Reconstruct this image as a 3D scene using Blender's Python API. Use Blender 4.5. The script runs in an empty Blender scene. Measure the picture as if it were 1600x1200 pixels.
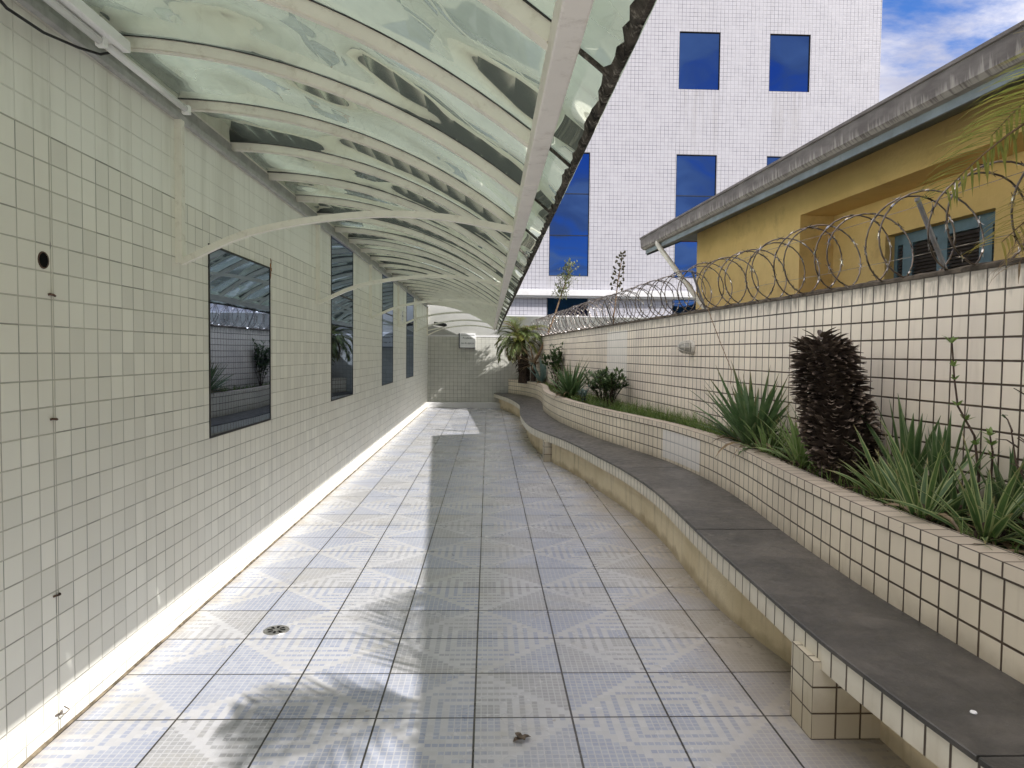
import bpy, bmesh, math, random
from mathutils import Vector, Matrix, noise
random.seed(7)
SC = bpy.context.scene
COL = SC.collection

# ------------------------------------------------------------------ camera
cam_d = bpy.data.cameras.new("camera")
cam = bpy.data.objects.new("camera", cam_d); COL.objects.link(cam)
R_ = Vector((0.99938051, -0.03343391, 0.01098959))
U_ = Vector((-0.0095345, 0.04337373, 0.99901342))
F_ = Vector((0.03387759, 0.99849932, -0.04302808))
M = Matrix((R_, U_, -F_)).transposed().to_4x4()
M.translation = Vector((0, 0, 1.65))
cam.matrix_world = M
cam_d.sensor_width = 36.0; cam_d.lens = 36.0 * 1105 / 1600
cam_d.clip_start = 0.05; cam_d.clip_end = 3000
SC.camera = cam

# ------------------------------------------------------------------ light
SUN_TRAVEL = Vector((-1.0, 0.64, -1.0)).normalized()
SUN_EL = math.asin(-SUN_TRAVEL.z)
SUN_AZ = math.atan2(-SUN_TRAVEL.x, -SUN_TRAVEL.y)      # clockwise from +Y
sun_d = bpy.data.lights.new("sun", 'SUN'); sun_d.energy = 2.0
sun_d.angle = math.radians(0.55); sun_d.color = (1.0, 0.97, 0.955)
sun = bpy.data.objects.new("sun", sun_d); COL.objects.link(sun)
sun.rotation_euler = SUN_TRAVEL.to_track_quat('-Z', 'Y').to_euler()
sun.location = (8, -6, 12)

SC.view_settings.view_transform = 'Standard'
SC.view_settings.look = 'None'
SC.view_settings.exposure = 1.82
SC.view_settings.gamma = 1.0
SC.view_settings.use_curve_mapping = False
SC.cycles.max_bounces = 10
SC.cycles.diffuse_bounces = 5
SC.cycles.transmission_bounces = 6
SC.cycles.transparent_max_bounces = 12
SC.cycles.sample_clamp_indirect = 8.0


# ------------------------------------------------------------------ node helpers
class V:
    """a float socket with operators that make Math nodes"""
    def __init__(s, nt, so): s.nt = nt; s.so = so
    def _m(s, op, *a):
        n = s.nt.nodes.new('ShaderNodeMath'); n.operation = op
        for i, x in enumerate((s,) + a):
            if isinstance(x, V): s.nt.links.new(x.so, n.inputs[i])
            else: n.inputs[i].default_value = x
        return V(s.nt, n.outputs[0])
    def __add__(s, o): return s._m('ADD', o)
    def __radd__(s, o): return s._m('ADD', o)
    def __sub__(s, o): return s._m('SUBTRACT', o)
    def __mul__(s, o): return s._m('MULTIPLY', o)
    def __rmul__(s, o): return s._m('MULTIPLY', o)
    def __truediv__(s, o): return s._m('DIVIDE', o)
    def frac(s): return s._m('FRACT')
    def floor(s): return s._m('FLOOR')
    def abs(s): return s._m('ABSOLUTE')
    def min(s, o): return s._m('MINIMUM', o)
    def max(s, o): return s._m('MAXIMUM', o)
    def lt(s, o): return s._m('LESS_THAN', o)
    def gt(s, o): return s._m('GREATER_THAN', o)
    def ping(s, o): return s._m('PINGPONG', o)
    def inv(s):
        n = s.nt.nodes.new('ShaderNodeMath'); n.operation = 'SUBTRACT'
        n.inputs[0].default_value = 1.0; s.nt.links.new(s.so, n.inputs[1]); return V(s.nt, n.outputs[0])
    def ss(s, a, b, c=0.0, d=1.0):
        n = s.nt.nodes.new('ShaderNodeMapRange'); n.interpolation_type = 'SMOOTHSTEP'
        s.nt.links.new(s.so, n.inputs[0])
        for i, x in enumerate((a, b, c, d)): n.inputs[i + 1].default_value = x
        return V(s.nt, n.outputs[0])


class MT:
    def __init__(s, name):
        s.m = bpy.data.materials.new(name); s.m.use_nodes = True
        s.nt = s.m.node_tree; s.nt.nodes.clear()
        s.out = s.nt.nodes.new('ShaderNodeOutputMaterial')
    def node(s, t, **k):
        n = s.nt.nodes.new(t)
        for a, b in k.items(): setattr(n, a, b)
        return n
    def link(s, a, b): s.nt.links.new(a.so if isinstance(a, V) else a, b)
    def uv(s):
        if not hasattr(s, '_uv'):
            t = s.node('ShaderNodeTexCoord'); x = s.node('ShaderNodeSeparateXYZ')
            s.link(t.outputs['UV'], x.inputs[0])
            s._uv = (V(s.nt, x.outputs[0]), V(s.nt, x.outputs[1]))
        return s._uv
    def pos(s):
        if not hasattr(s, '_pos'):
            s._pos = s.node('ShaderNodeNewGeometry').outputs['Position']
        return s._pos
    def xyz(s):
        x = s.node('ShaderNodeSeparateXYZ'); s.link(s.pos(), x.inputs[0])
        return [V(s.nt, x.outputs[i]) for i in range(3)]
    def comb(s, x, y, z=0.0):
        n = s.node('ShaderNodeCombineXYZ')
        for i, a in enumerate((x, y, z)):
            if isinstance(a, V): s.link(a, n.inputs[i])
            else: n.inputs[i].default_value = a
        return n.outputs[0]
    def noise(s, vec, scale, detail=3.0, rough=0.55, dist=0.0):
        n = s.node('ShaderNodeTexNoise'); n.inputs['Scale'].default_value = scale
        n.inputs['Detail'].default_value = detail; n.inputs['Roughness'].default_value = rough
        n.inputs['Distortion'].default_value = dist
        s.link(vec, n.inputs['Vector'])
        return V(s.nt, n.outputs[0])
    def white(s, vec):
        n = s.node('ShaderNodeTexWhiteNoise', noise_dimensions='3D'); s.link(vec, n.inputs['Vector'])
        return V(s.nt, n.outputs['Value'])
    def mix(s, f, a, b, mode='MIX'):
        n = s.node('ShaderNodeMix', data_type='RGBA', blend_type=mode)
        if isinstance(f, V): s.link(f, n.inputs[0])
        else: n.inputs[0].default_value = f
        for i, c in ((6, a), (7, b)):
            if isinstance(c, (tuple, list)): n.inputs[i].default_value = (*c[:3], 1)
            else: s.link(c, n.inputs[i])
        return n.outputs[2]
    def bsdf(s, color, rough=0.6, spec=0.5, metal=0.0, bump=None, bdist=0.002, bstr=1.0):
        b = s.node('ShaderNodeBsdfPrincipled')
        if isinstance(color, (tuple, list)): b.inputs['Base Color'].default_value = (*color[:3], 1)
        else: s.link(color, b.inputs['Base Color'])
        if isinstance(rough, V): s.link(rough, b.inputs['Roughness'])
        else: b.inputs['Roughness'].default_value = rough
        b.inputs['Specular IOR Level'].default_value = spec
        b.inputs['Metallic'].default_value = metal
        if bump is not None:
            n = s.node('ShaderNodeBump'); n.inputs['Distance'].default_value = bdist
            n.inputs['Strength'].default_value = bstr
            s.link(bump, n.inputs['Height']); s.link(n.outputs[0], b.inputs['Normal'])
        return b.outputs[0]
    def done(s, sh): s.link(sh, s.out.inputs[0]); return s.m


def simple(name, c, rough=0.6, spec=0.4, metal=0.0, var=0.18, scale=9.0, bump=0.0, dirt=None, damt=0.4):
    t = MT(name); n = t.noise(t.pos(), scale, 5.0)
    dk = tuple(x * (1 - var) for x in c); lt = tuple(min(1, x * (1 + var)) for x in c)
    col = t.mix(n.ss(0.3, 0.7), dk, lt)
    if dirt:
        d = t.noise(t.pos(), scale * 2.7, 6.0, 0.7)
        col = t.mix(d.ss(0.52, 0.72) * damt, col, dirt)
    bm = t.noise(t.pos(), scale * 8, 4.0) if bump else None
    return t.done(t.bsdf(col, rough, spec, metal, bm, bump or 0.001))


def tiled(name, su, sv, ou, ov, gw, tile, grout, var=0.06, rough=0.35, warm=None, streak=0.25,
          streakc=(0.30, 0.26, 0.20), top_v=None, low_v=None, paint_v=None, patches=(), gdirt=0.5, fade=0.0,
          top_d=0.12, bumpd=0.003, line=None, drips=(), seg=0.0, sfreq=(5.0, 0.45)):
    """square ceramic tile from UV metres: grout lines, tile-to-tile tone, streaks and stains"""
    t = MT(name); u, v = t.uv()
    gu = (u - ou) / su; gv = (v - ov) / sv
    fu = gu.frac(); fv = gv.frac()
    du = fu.min(fu.inv()) * su; dv = fv.min(fv.inv()) * sv
    uvv = t.comb(u, v)
    wob = t.noise(uvv, 9.0, 3.0)
    d = du.min(dv) + (wob - 0.5) * gw * 0.25
    g = d.ss(gw * 0.32, gw * 0.62, 1.0, 0.0)
    cell = t.comb(gu.floor(), gv.floor(), 3.7)
    rnd = t.white(cell)
    a = tuple(x * (1 - var) for x in tile); b = tuple(min(0.95, x * (1 + var * 0.6)) for x in tile)
    col = t.mix(rnd, a, b)
    big = t.noise(uvv, 0.8, 4.0)
    if warm: col = t.mix(big.ss(0.42, 0.7) * 0.7, col, warm)
    st = t.noise(t.comb(u * sfreq[0], v * sfreq[1]), 2.2, 4.0, 0.55)
    col = t.mix(st.ss(0.56, 0.78) * streak, col, streakc)
    if low_v is not None:   # splash dirt along the foot, ragged edge
        lo = (v + (t.noise(uvv, 6.0, 5.0) - 0.5) * 0.25).ss(low_v, low_v + 0.16, 1.0, 0.0)
        col = t.mix(lo * 0.55, col, (0.36, 0.29, 0.19))
    gn = t.noise(uvv, 1.7, 4.0)
    gcol = t.mix(gn.ss(0.3, 0.7) * gdirt, grout, tuple(x * 0.45 for x in grout))
    if seg:                 # single joints that have gone dark
        sv_ = (du - dv).gt(0.0)
        r2 = t.white(t.comb((gu + 0.5 * sv_.inv()).floor(), (gv + 0.5 * sv_).floor(), sv_ * 3.0 + 11.0))
        gcol = t.mix(r2.gt(0.80) * seg, gcol, tuple(x * 0.25 for x in grout))
    for (u0, u1, vt, ln) in drips:   # rain streaks below a window
        dn_ = t.noise(t.comb(u * 2.2, v * 0.12), 2.0, 4.0, 0.6).ss(0.42, 0.62)
        dm_ = u.ss(u0 - 0.1, u0 + 0.15) * u.ss(u1 - 0.15, u1 + 0.1, 1.0, 0.0) * v.lt(vt) * v.ss(vt - ln, vt, 0.15, 1.0)
        col = t.mix(dn_ * dm_ * 0.55, col, streakc)
    gm = g
    if fade: gm = g * t.noise(uvv, 1.3, 3.0).ss(0.35, 0.62, 1 - fade, 1.0)
    if line:                # old wide joints
        for x0 in line:
            l_ = (u - x0).abs().ss(0.003, 0.006, 1.0, 0.0); gm = gm.max(l_)
    if paint_v is not None:     # band painted over, joints nearly lost
        pv = v.gt(paint_v)
        gm = gm * pv.ss(0, 1, 1.0, 0.16)
        gm = gm.max((v - paint_v).abs().ss(0.002, 0.0045, 1.0, 0.0))
        pc = t.mix(t.noise(t.comb(u * 2.4, v * 0.25), 2.0, 4.0).ss(0.42, 0.72) * 0.6, (0.92, 0.91, 0.82), (0.68, 0.665, 0.57))
        col = t.mix(pv, col, pc)
    col = t.mix(gm, col, gcol)
    for (u0, u1, v0, v1, c, k) in patches:
        m_ = u.gt(u0) * u.lt(u1) * v.gt(v0) * v.lt(v1)
        col = t.mix(m_ * k, col, c)
    if top_v is not None:   # black algae running down from the top edge
        al = t.noise(t.comb(u * 7.0, v * 1.2), 3.0, 6.0, 0.7)
        am = (v + (al - 0.5) * 0.30).ss(top_v - top_d - 0.05, top_v + 0.03, 0.0, 1.0) * t.noise(t.comb(u * 18.0, v * 3.0), 1.0, 5.0, 0.6).ss(0.30, 0.60, 0.25, 1.0)
        am = am.max((v + (al - 0.5) * 0.05).ss(top_v - 0.05, top_v - 0.02) * 0.75).max(gm * v.ss(top_v - 0.30, top_v - 0.05) * 0.9)
        col = t.mix(am * 0.9, col, (0.045, 0.035, 0.026))
    hgt = g.inv() + t.noise(uvv, 3.0, 2.0) * 0.25
    return t.done(t.bsdf(col, t.noise(uvv, 2.5).ss(0.3, 0.7, rough - 0.03, rough + 0.08), 0.45, 0.0, hgt, bumpd))


# ------------------------------------------------------------------ mesh helper
class MB:
    def __init__(s): s.v = []; s.f = []; s.uv = []; s.mi = []
    def face(s, pts, uv=None, mi=0):
        i = len(s.v); s.v += [tuple(p) for p in pts]
        s.f.append(list(range(i, i + len(pts)))); s.mi.append(mi)
        s.uv.append([tuple(q) for q in uv] if uv else [(0, 0)] * len(pts))
        return s
    def box(s, x0, x1, y0, y1, z0, z1, mi=0, uo=0.0):
        P = lambda x, y, z: (x, y, z)
        for pts, uv in (
            ([P(x0, y1, z0), P(x0, y0, z0), P(x0, y0, z1), P(x0, y1, z1)], [(-y1, z0), (-y0, z0), (-y0, z1), (-y1, z1)]),
            ([P(x1, y0, z0), P(x1, y1, z0), P(x1, y1, z1), P(x1, y0, z1)], [(y0, z0), (y1, z0), (y1, z1), (y0, z1)]),
            ([P(x0, y0, z0), P(x1, y0, z0), P(x1, y0, z1), P(x0, y0, z1)], [(x0, z0), (x1, z0), (x1, z1), (x0, z1)]),
            ([P(x1, y1, z0), P(x0, y1, z0), P(x0, y1, z1), P(x1, y1, z1)], [(-x1, z0), (-x0, z0), (-x0, z1), (-x1, z1)]),
            ([P(x0, y0, z1), P(x1, y0, z1), P(x1, y1, z1), P(x0, y1, z1)], [(x0, y0), (x1, y0), (x1, y1), (x0, y1)]),
            ([P(x0, y1, z0), P(x1, y1, z0), P(x1, y0, z0), P(x0, y0, z0)], [(x0, y1), (x1, y1), (x1, y0), (x0, y0)])):
            s.face(pts, uv, mi)
        return s
    def obox(s, p0, p1, w, h, up=(0, 0, 1)):
        """bar of section w x h from p0 to p1"""
        p0 = Vector(p0); p1 = Vector(p1); d = (p1 - p0).normalized(); up = Vector(up)
        if abs(d.dot(up)) > 0.99: up = Vector((0, 1, 0))
        a = d.cross(up).normalized() * w / 2; b = a.cross(d).normalized() * h / 2
        q = [[p + a * i + b * j for i, j in ((-1, -1), (1, -1), (1, 1), (-1, 1))] for p in (p0, p1)]
        for k in range(4):
            s.face([q[0][k], q[0][(k + 1) % 4], q[1][(k + 1) % 4], q[1][k]])
        s.face(q[0][::-1]); s.face(q[1]); return s
    def sweep(s, path, prof, closed=True, caps=True, up=(0, 0, 1)):
        """profile (list of (a, b)) swept along path; a = sideways, b = up"""
        rings = []; n = len(path); path = [Vector(p) for p in path]
        for i, p in enumerate(path):
            d = (path[min(i + 1, n - 1)] - path[max(i - 1, 0)]).normalized()
            u = Vector(up)
            if abs(d.dot(u)) > 0.98: u = Vector((0.3, 1, 0))
            a = d.cross(u).normalized(); b = a.cross(d).normalized()
            rings.append([p + a * x + b * y for x, y in prof])
        m = len(prof); L = 0.0
        for i in range(n - 1):
            dl = (path[i + 1] - path[i]).length
            for k in range(m if closed else m - 1):
                k2 = (k + 1) % m
                s.face([rings[i][k], rings[i][k2], rings[i + 1][k2], rings[i + 1][k]],
                       [(L, k / m), (L, (k + 1) / m), (L + dl, (k + 1) / m), (L + dl, k / m)])
            L += dl
        if caps and closed: s.face(rings[0][::-1]); s.face(rings[-1])
        return s
    def tube(s, path, r, n=8, r1=None, caps=True):
        pts = len(path); rs = [r if r1 is None else r + (r1 - r) * i / (pts - 1) for i in range(pts)]
        path = [Vector(p) for p in path]; rings = []; a = None
        for i, p in enumerate(path):
            d = (path[min(i + 1, pts - 1)] - path[max(i - 1, 0)]).normalized()
            if a is None: a = d.orthogonal().normalized()
            else: a = (a - d * a.dot(d)).normalized()
            b = d.cross(a)
            rings.append([p + (a * math.cos(2 * math.pi * k / n) + b * math.sin(2 * math.pi * k / n)) * rs[i] for k in range(n)])
        base = len(s.v)
        for r_ in rings: s.v += [tuple(q) for q in r_]
        for i in range(pts - 1):
            for k in range(n):
                k2 = (k + 1) % n
                s.f.append([base + i * n + k, base + i * n + k2, base + (i + 1) * n + k2, base + (i + 1) * n + k])
                s.mi.append(0); s.uv.append([(k / n, i), ((k + 1) / n, i), ((k + 1) / n, i + 1), (k / n, i + 1)])
        if caps:
            s.f.append([base + k for k in range(n)][::-1]); s.mi.append(0); s.uv.append([(0, 0)] * n)
            s.f.append([base + (pts - 1) * n + k for k in range(n)]); s.mi.append(0); s.uv.append([(0, 0)] * n)
        return s
    def lathe(s, prof, n=20, at=(0, 0, 0), axis='Z'):
        o = Vector(at)
        def P(r, h, k):
            t = 2 * math.pi * k / n
            if axis == 'Z': return o + Vector((r * math.cos(t), r * math.sin(t), h))
            if axis == 'X': return o + Vector((h, r * math.cos(t), r * math.sin(t)))
            return o + Vector((r * math.sin(t), h, r * math.cos(t)))
        for (r0, h0), (r1, h1) in zip(prof, prof[1:]):
            for k in range(n):
                q = [P(r0, h0, k), P(r0, h0, k + 1), P(r1, h1, k + 1), P(r1, h1, k)]
                if r0 < 1e-6: q = q[1:]
                elif r1 < 1e-6: q = q[:3]
                s.face(q)
        return s
    def build(s, name, mats, parent=None, smooth=False, merge=False, bevel=0.0):
        me = bpy.data.meshes.new(name); me.from_pydata(s.v, [], s.f); me.update()
        uvl = me.uv_layers.new(name="UVMap")
        flat = [c for f in s.uv for q in f for c in q]
        uvl.data.foreach_set('uv', flat)
        for m in (mats if isinstance(mats, (list, tuple)) else [mats]): me.materials.append(m)
        me.polygons.foreach_set('material_index', s.mi)
        if smooth: me.polygons.foreach_set('use_smooth', [True] * len(s.f))
        if merge or bevel:
            bm = bmesh.new(); bm.from_mesh(me)
            bmesh.ops.remove_doubles(bm, verts=bm.verts, dist=1e-5)
            bmesh.ops.recalc_face_normals(bm, faces=bm.faces)
            if bevel:
                es = [e for e in bm.edges if len(e.link_faces) == 2 and e.calc_face_angle(0) > 0.6]
                bmesh.ops.bevel(bm, geom=es, offset=bevel, segments=2, affect='EDGES', profile=0.6)
            bm.to_mesh(me); bm.free()
        o = bpy.data.objects.new(name, me); COL.objects.link(o)
        if parent: o.parent = parent
        return o


def tag(o, label=None, cat=None, group=None, kind=None):
    if label: o['label'] = label
    if cat: o['category'] = cat
    if group: o['group'] = group
    if kind: o['kind'] = kind
    return o


def thing(name, label, cat, loc=(0, 0, 0), rz=0.0, group=None):
    o = bpy.data.objects.new(name, None); COL.objects.link(o)
    o.empty_display_size = 0.1
    o.location = loc; o.rotation_euler = (0, 0, rz)
    return tag(o, label, cat, group)


def lerp_curve(pts):
    """smooth curve X(Y) through points (Y, X): cubic Hermite"""
    pts = sorted(pts)
    ys = [p[0] for p in pts]; xs = [p[1] for p in pts]; n = len(pts)
    ms = []
    for i in range(n):
        a, b = max(i - 1, 0), min(i + 1, n - 1)
        ms.append((xs[b] - xs[a]) / (ys[b] - ys[a]))
    def f(y):
        if y <= ys[0]: return xs[0] + ms[0] * (y - ys[0])
        if y >= ys[-1]: return xs[-1] + ms[-1] * (y - ys[-1])
        i = max(k for k in range(n - 1) if ys[k] <= y)
        h = ys[i + 1] - ys[i]; t = (y - ys[i]) / h
        return ((2 * t**3 - 3 * t**2 + 1) * xs[i] + (t**3 - 2 * t**2 + t) * h * ms[i]
                + (-2 * t**3 + 3 * t**2) * xs[i + 1] + (t**3 - t**2) * h * ms[i + 1])
    return f


# ------------------------------------------------------------------ world
world = bpy.data.worlds.new("World"); SC.world = world; world.use_nodes = True
wn = world.node_tree; wn.nodes.clear()
class WT(MT):
    def __init__(s): s.nt = wn; s.out = wn.nodes.new('ShaderNodeOutputWorld')
w = WT()
sky = w.node('ShaderNodeTexSky', sky_type='NISHITA'); sky.sun_disc = False
sky.sun_elevation = SUN_EL; sky.sun_rotation = SUN_AZ
sky.altitude = 700; sky.air_density = 1.0; sky.dust_density = 0.25; sky.ozone_density = 2.5
hs = w.node('ShaderNodeHueSaturation'); hs.inputs['Saturation'].default_value = 1.3; hs.inputs['Value'].default_value = 0.36; hs.inputs['Hue'].default_value = 0.515
w.link(sky.outputs[0], hs.inputs['Color'])
tc = w.node('ShaderNodeTexCoord'); sp = w.node('ShaderNodeSeparateXYZ'); w.link(tc.outputs['Generated'], sp.inputs[0])
dx, dy, dz = [V(wn, sp.outputs[i]) for i in range(3)]
zz = dz.max(0.03) + 0.10
cv = w.comb(dx / zz + 7.7, dy / zz - 1.1, 0.3)
c1 = w.noise(cv, 1.15, 9.0, 0.60, 0.35)
cm = c1.ss(0.39, 0.54)
shade = w.noise(cv, 2.3, 6.0, 0.55)
ccol = w.mix(shade.ss(0.35, 0.65), (1.2, 1.2, 1.42), (2.1, 2.05, 2.15))
ccol = w.mix(dz.ss(0.35, 0.85), ccol, (4.5, 4.3, 4.2))       # clouds overhead, out of view, brightened to lift the light below
col = w.mix(cm * 0.92, hs.outputs[0], ccol)
bg = w.node('ShaderNodeBackground'); bg.inputs[1].default_value = 0.15
w.link(col, bg.inputs[0]); w.link(bg.outputs[0], w.out.inputs[0])

# ------------------------------------------------------------------ materials
WL = -1.83                      # left wall face
T = 0.1118
M_left = tiled("cream_wall_tile", T, 0.1122, 0.03, 1.63, 0.0058, (0.87, 0.85, 0.755), (0.60, 0.575, 0.48), var=0.09,
               warm=(0.83, 0.80, 0.70), rough=0.42, streak=0.12, sfreq=(2.2, 0.16), paint_v=2.528, fade=0.25, gdirt=0.5, line=(3.035, 6.035, 10.2, 14.3), seg=0.5, streakc=(0.45, 0.43, 0.36))
M_end = tiled("end_wall_tile", 0.118, 0.118, 0.02, 0.06, 0.007, (0.50, 0.495, 0.44), (0.24, 0.23, 0.18), var=0.07, streak=0.25, fade=0.5, seg=0.8)
M_right = tiled("beige_wall_tile", 0.125, 0.125, 0.0, 2.14, 0.0122, (0.78, 0.69, 0.57), (0.075, 0.050, 0.032), var=0.07,
                warm=(0.60, 0.53, 0.46), streak=0.30, streakc=(0.34, 0.28, 0.22), top_v=2.14, low_v=0.72, rough=0.4, gdirt=0.7,
                patches=((-12.3, -11.0, 1.25, 2.04, (0.74, 0.72, 0.69), 0.55),), top_d=0.10)
M_planter = tiled("planter_tile", 0.125, 0.125, 0.0, 0.803, 0.0115, (0.80, 0.71, 0.56), (0.09, 0.062, 0.04), var=0.07,
                  warm=(0.60, 0.53, 0.42), streak=0.35, streakc=(0.33, 0.26, 0.18), low_v=0.38, rough=0.4, gdirt=0.7,
                  patches=((-11.1, -10.02, 0.475, 0.795, (0.80, 0.80, 0.82), 0.55),))
M_cap = tiled("coping_tile", 0.125, 0.125, 0.0, 0.87, 0.0115, (0.72, 0.63, 0.50), (0.085, 0.06, 0.04), var=0.08, streak=0.30, rough=0.42,
              streakc=(0.30, 0.24, 0.17))
M_captop = tiled("coping_top_tile", 0.125, 0.125, 0.0, 0.885, 0.010, (0.47, 0.40, 0.315), (0.07, 0.05, 0.035), var=0.12, streak=0.5, rough=0.5,
                 streakc=(0.20, 0.155, 0.11))
M_nose = tiled("bench_edge_tile", 0.115, 0.30, 0.0, 0.20, 0.0115, (0.72, 0.67, 0.57), (0.09, 0.065, 0.045), var=0.07, streak=0.3, rough=0.4,
               low_v=0.22, streakc=(0.34, 0.27, 0.18))
M_pier = tiled("pier_tile", 0.108, 0.115, 0.0, 0.0, 0.008, (0.62, 0.56, 0.44), (0.10, 0.07, 0.045), var=0.08, streak=0.45, low_v=0.10, rough=0.45,
               streakc=(0.33, 0.25, 0.14))
M_block = tiled("white_facade_tile", 0.152, 0.152, 0.0, 0.0, 0.016, (0.40, 0.39, 0.41), (0.145, 0.14, 0.165), var=0.04, streak=0.30,
                streakc=(0.31, 0.295, 0.29), fade=0.5, rough=0.35, gdirt=0.3, bumpd=0.0015, seg=0.6,
                drips=((7.3, 9.0, 12.05, 3.0), (10.9, 12.6, 12.05, 3.0), (2.3, 3.95, 4.7, 1.0), (7.3, 8.95, 19.0, 4.5), (10.9, 12.6, 19.0, 4.5)))

# patio floor: printed mosaic tile with concentric squares and diamonds
t = MT("patio_mosaic_tile"); X, Y, Z = t.xyz()
W_ = 0.4435
gx = (X + 0.047) / W_; gy = (Y - 3.138) / 0.447
fx, fy = gx.frac(), gy.frac()
jd = (fx.min(fx.inv())).min(fy.min(fy.inv())) * W_
joint = jd.ss(0.0032, 0.0056, 1.0, 0.0)
N_ = 15.0
qx = ((gx * N_).floor() + 0.5) / N_; qy = ((gy * N_).floor() + 0.5) / N_
a, b = qx.ping(1.0), qy.ping(1.0)
mm = a.max(b); ss_ = a + b
ring = ((mm - 0.235) / 0.135).frac().gt(0.5)
blue = mm.lt(0.235).max(ring)
inside = ss_.lt(0.97); outer = ss_.gt(1.12)
colmask = (blue * inside).max(outer)
cellv = t.comb((gx * N_).floor(), (gy * N_).floor(), 1.0)
rc = t.white(cellv)
tilev = t.comb(gx.floor(), gy.floor(), 5.0); rt = t.white(tilev)
pv = t.pos()
wear = t.noise(pv, 1.1, 5.0, 0.6)
bcol = t.mix((rc * 0.5 + rt * 0.5).ss(0.15, 0.85), (0.315, 0.34, 0.425), (0.39, 0.41, 0.475))
brn = t.mix(rc, (0.32, 0.313, 0.307), (0.375, 0.367, 0.36))
bcol = t.mix((rt * 0.55 + wear * 0.75).ss(0.60, 0.80) * 0.85, bcol, brn)
lcol = t.mix(rc, (0.46, 0.455, 0.465), (0.51, 0.505, 0.515))
cx, cy = (gx * N_).frac(), (gy * N_).frac()
cl = (cx.min(cx.inv())).min(cy.min(cy.inv())).ss(0.05, 0.12, 1.0, 0.0)
col = t.mix(colmask * cl.inv() * t.noise(pv, 60.0, 2.0).ss(0.3, 0.5, 0.75, 1.0), lcol, bcol)
dirt = t.noise(pv, 2.6, 7.0, 0.68)
col = t.mix(dirt.ss(0.48, 0.76) * 0.5, col, (0.40, 0.37, 0.31))
edge = (X + (t.noise(pv, 1.9, 4.0) - 0.5) * 0.9).ss(0.85, 1.55) .max((X + (t.noise(pv, 5.0, 4.0) - 0.5) * 0.25).ss(-1.72, -1.84))
col = t.mix(edge * 0.6, col, (0.30, 0.245, 0.175))
spots = t.noise(pv, 21.0, 2.0).ss(0.70, 0.76)
col = t.mix(spots * 0.5, col, (0.25, 0.22, 0.18))
jn = t.noise(pv, 2.0).ss(0.3, 0.7)
col = t.mix(joint, col, t.mix(jn, (0.02, 0.019, 0.018), (0.055, 0.05, 0.045)))
hgt = joint.inv() * 1.0 + cl.inv() * 0.06 + t.noise(pv, 2.2, 2.0) * 0.35
M_floor = t.done(t.bsdf(col, wear.ss(0.3, 0.7, 0.17, 0.36), 0.5, 0.0, hgt, 0.0025))

t = MT("slate_seat"); u, v = t.uv()
n1 = t.noise(t.pos(), 2.2, 6.0, 0.65); n2 = t.noise(t.pos(), 14.0, 6.0, 0.7)
col = t.mix(n1.ss(0.35, 0.7), (0.040, 0.038, 0.035), (0.098, 0.088, 0.078))
col = t.mix(n2.ss(0.52, 0.75) * 0.5, col, (0.11, 0.095, 0.08))
col = t.mix(t.noise(t.pos(), 5.0, 4.0).ss(0.68, 0.76) * 0.5, col, (0.17, 0.16, 0.14))
M_slate = t.done(t.bsdf(col, n2.ss(0.3, 0.7, 0.30, 0.52), 0.45, 0.0, n2 + n1, 0.004))

t = MT("stained_plaster"); P_ = t.pos(); x_, y_, z_ = t.xyz()
n1 = t.noise(P_, 1.3, 5.0, 0.6); n2 = t.noise(P_, 18.0, 6.0, 0.7)
stv = t.noise(t.comb(y_ * 6.0, z_ * 0.5), 1.6, 5.0, 0.65)
col = t.mix(n1.ss(0.35, 0.7), (0.74, 0.64, 0.465), (0.60, 0.50, 0.335))
col = t.mix(stv.ss(0.50, 0.72) * 0.55, col, (0.27, 0.22, 0.14))
lo = (z_ + (t.noise(P_, 5.0, 5.0) - 0.5) * 0.2).ss(0.02, 0.10, 1.0, 0.0)
col = t.mix(lo * 0.5, col, (0.22, 0.16, 0.09))
col = t.mix(n2.ss(0.62, 0.74) * 0.4, col, (0.62, 0.55, 0.42))
M_plaster = t.done(t.bsdf(col, 0.85, 0.2, 0.0, n2, 0.006))

M_white = simple("cream_painted_steel", (0.86, 0.83, 0.72), 0.42, 0.45, var=0.05, scale=5, dirt=(0.35, 0.28, 0.18), damt=0.30)
M_beam = simple("white_painted_beam", (0.84, 0.80, 0.73), 0.45, 0.4, var=0.05, scale=4, dirt=(0.32, 0.26, 0.19), damt=0.35)
M_rail = simple("grey_steel_rail", (0.42, 0.42, 0.40), 0.5, 0.4, var=0.15, dirt=(0.18, 0.16, 0.13))
M_seal = simple("mossy_black_seal", (0.055, 0.048, 0.040), 0.9, 0.2, var=0.9, scale=16, dirt=(0.40, 0.36, 0.30), damt=1.0, bump=0.01)
M_black = simple("black_rubber", (0.012, 0.012, 0.012), 0.5, 0.4)
M_dark = simple("dark_void", (0.006, 0.006, 0.006), 0.9, 0.1)
M_lampw = simple("white_enamel", (0.88, 0.88, 0.85), 0.3, 0.5, var=0.03)
M_iron = simple("rusty_iron", (0.10, 0.06, 0.04), 0.75, 0.3, var=0.4, scale=30)
M_rust = simple("rust_orange", (0.28, 0.11, 0.03), 0.85, 0.2, var=0.5, scale=40)
M_zinc = simple("dull_zinc_wire", (0.15, 0.125, 0.108), 0.28, 0.5, metal=0.7, var=0.6, scale=14)
M_barb = simple("bright_zinc_barb", (0.34, 0.32, 0.30), 0.25, 0.5, metal=0.85, var=0.9, scale=9)
M_angle = simple("grey_angle_iron", (0.17, 0.165, 0.16), 0.6, 0.4, metal=0.2, var=0.25, scale=12, dirt=(0.2, 0.12, 0.07), damt=0.5)
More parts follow.
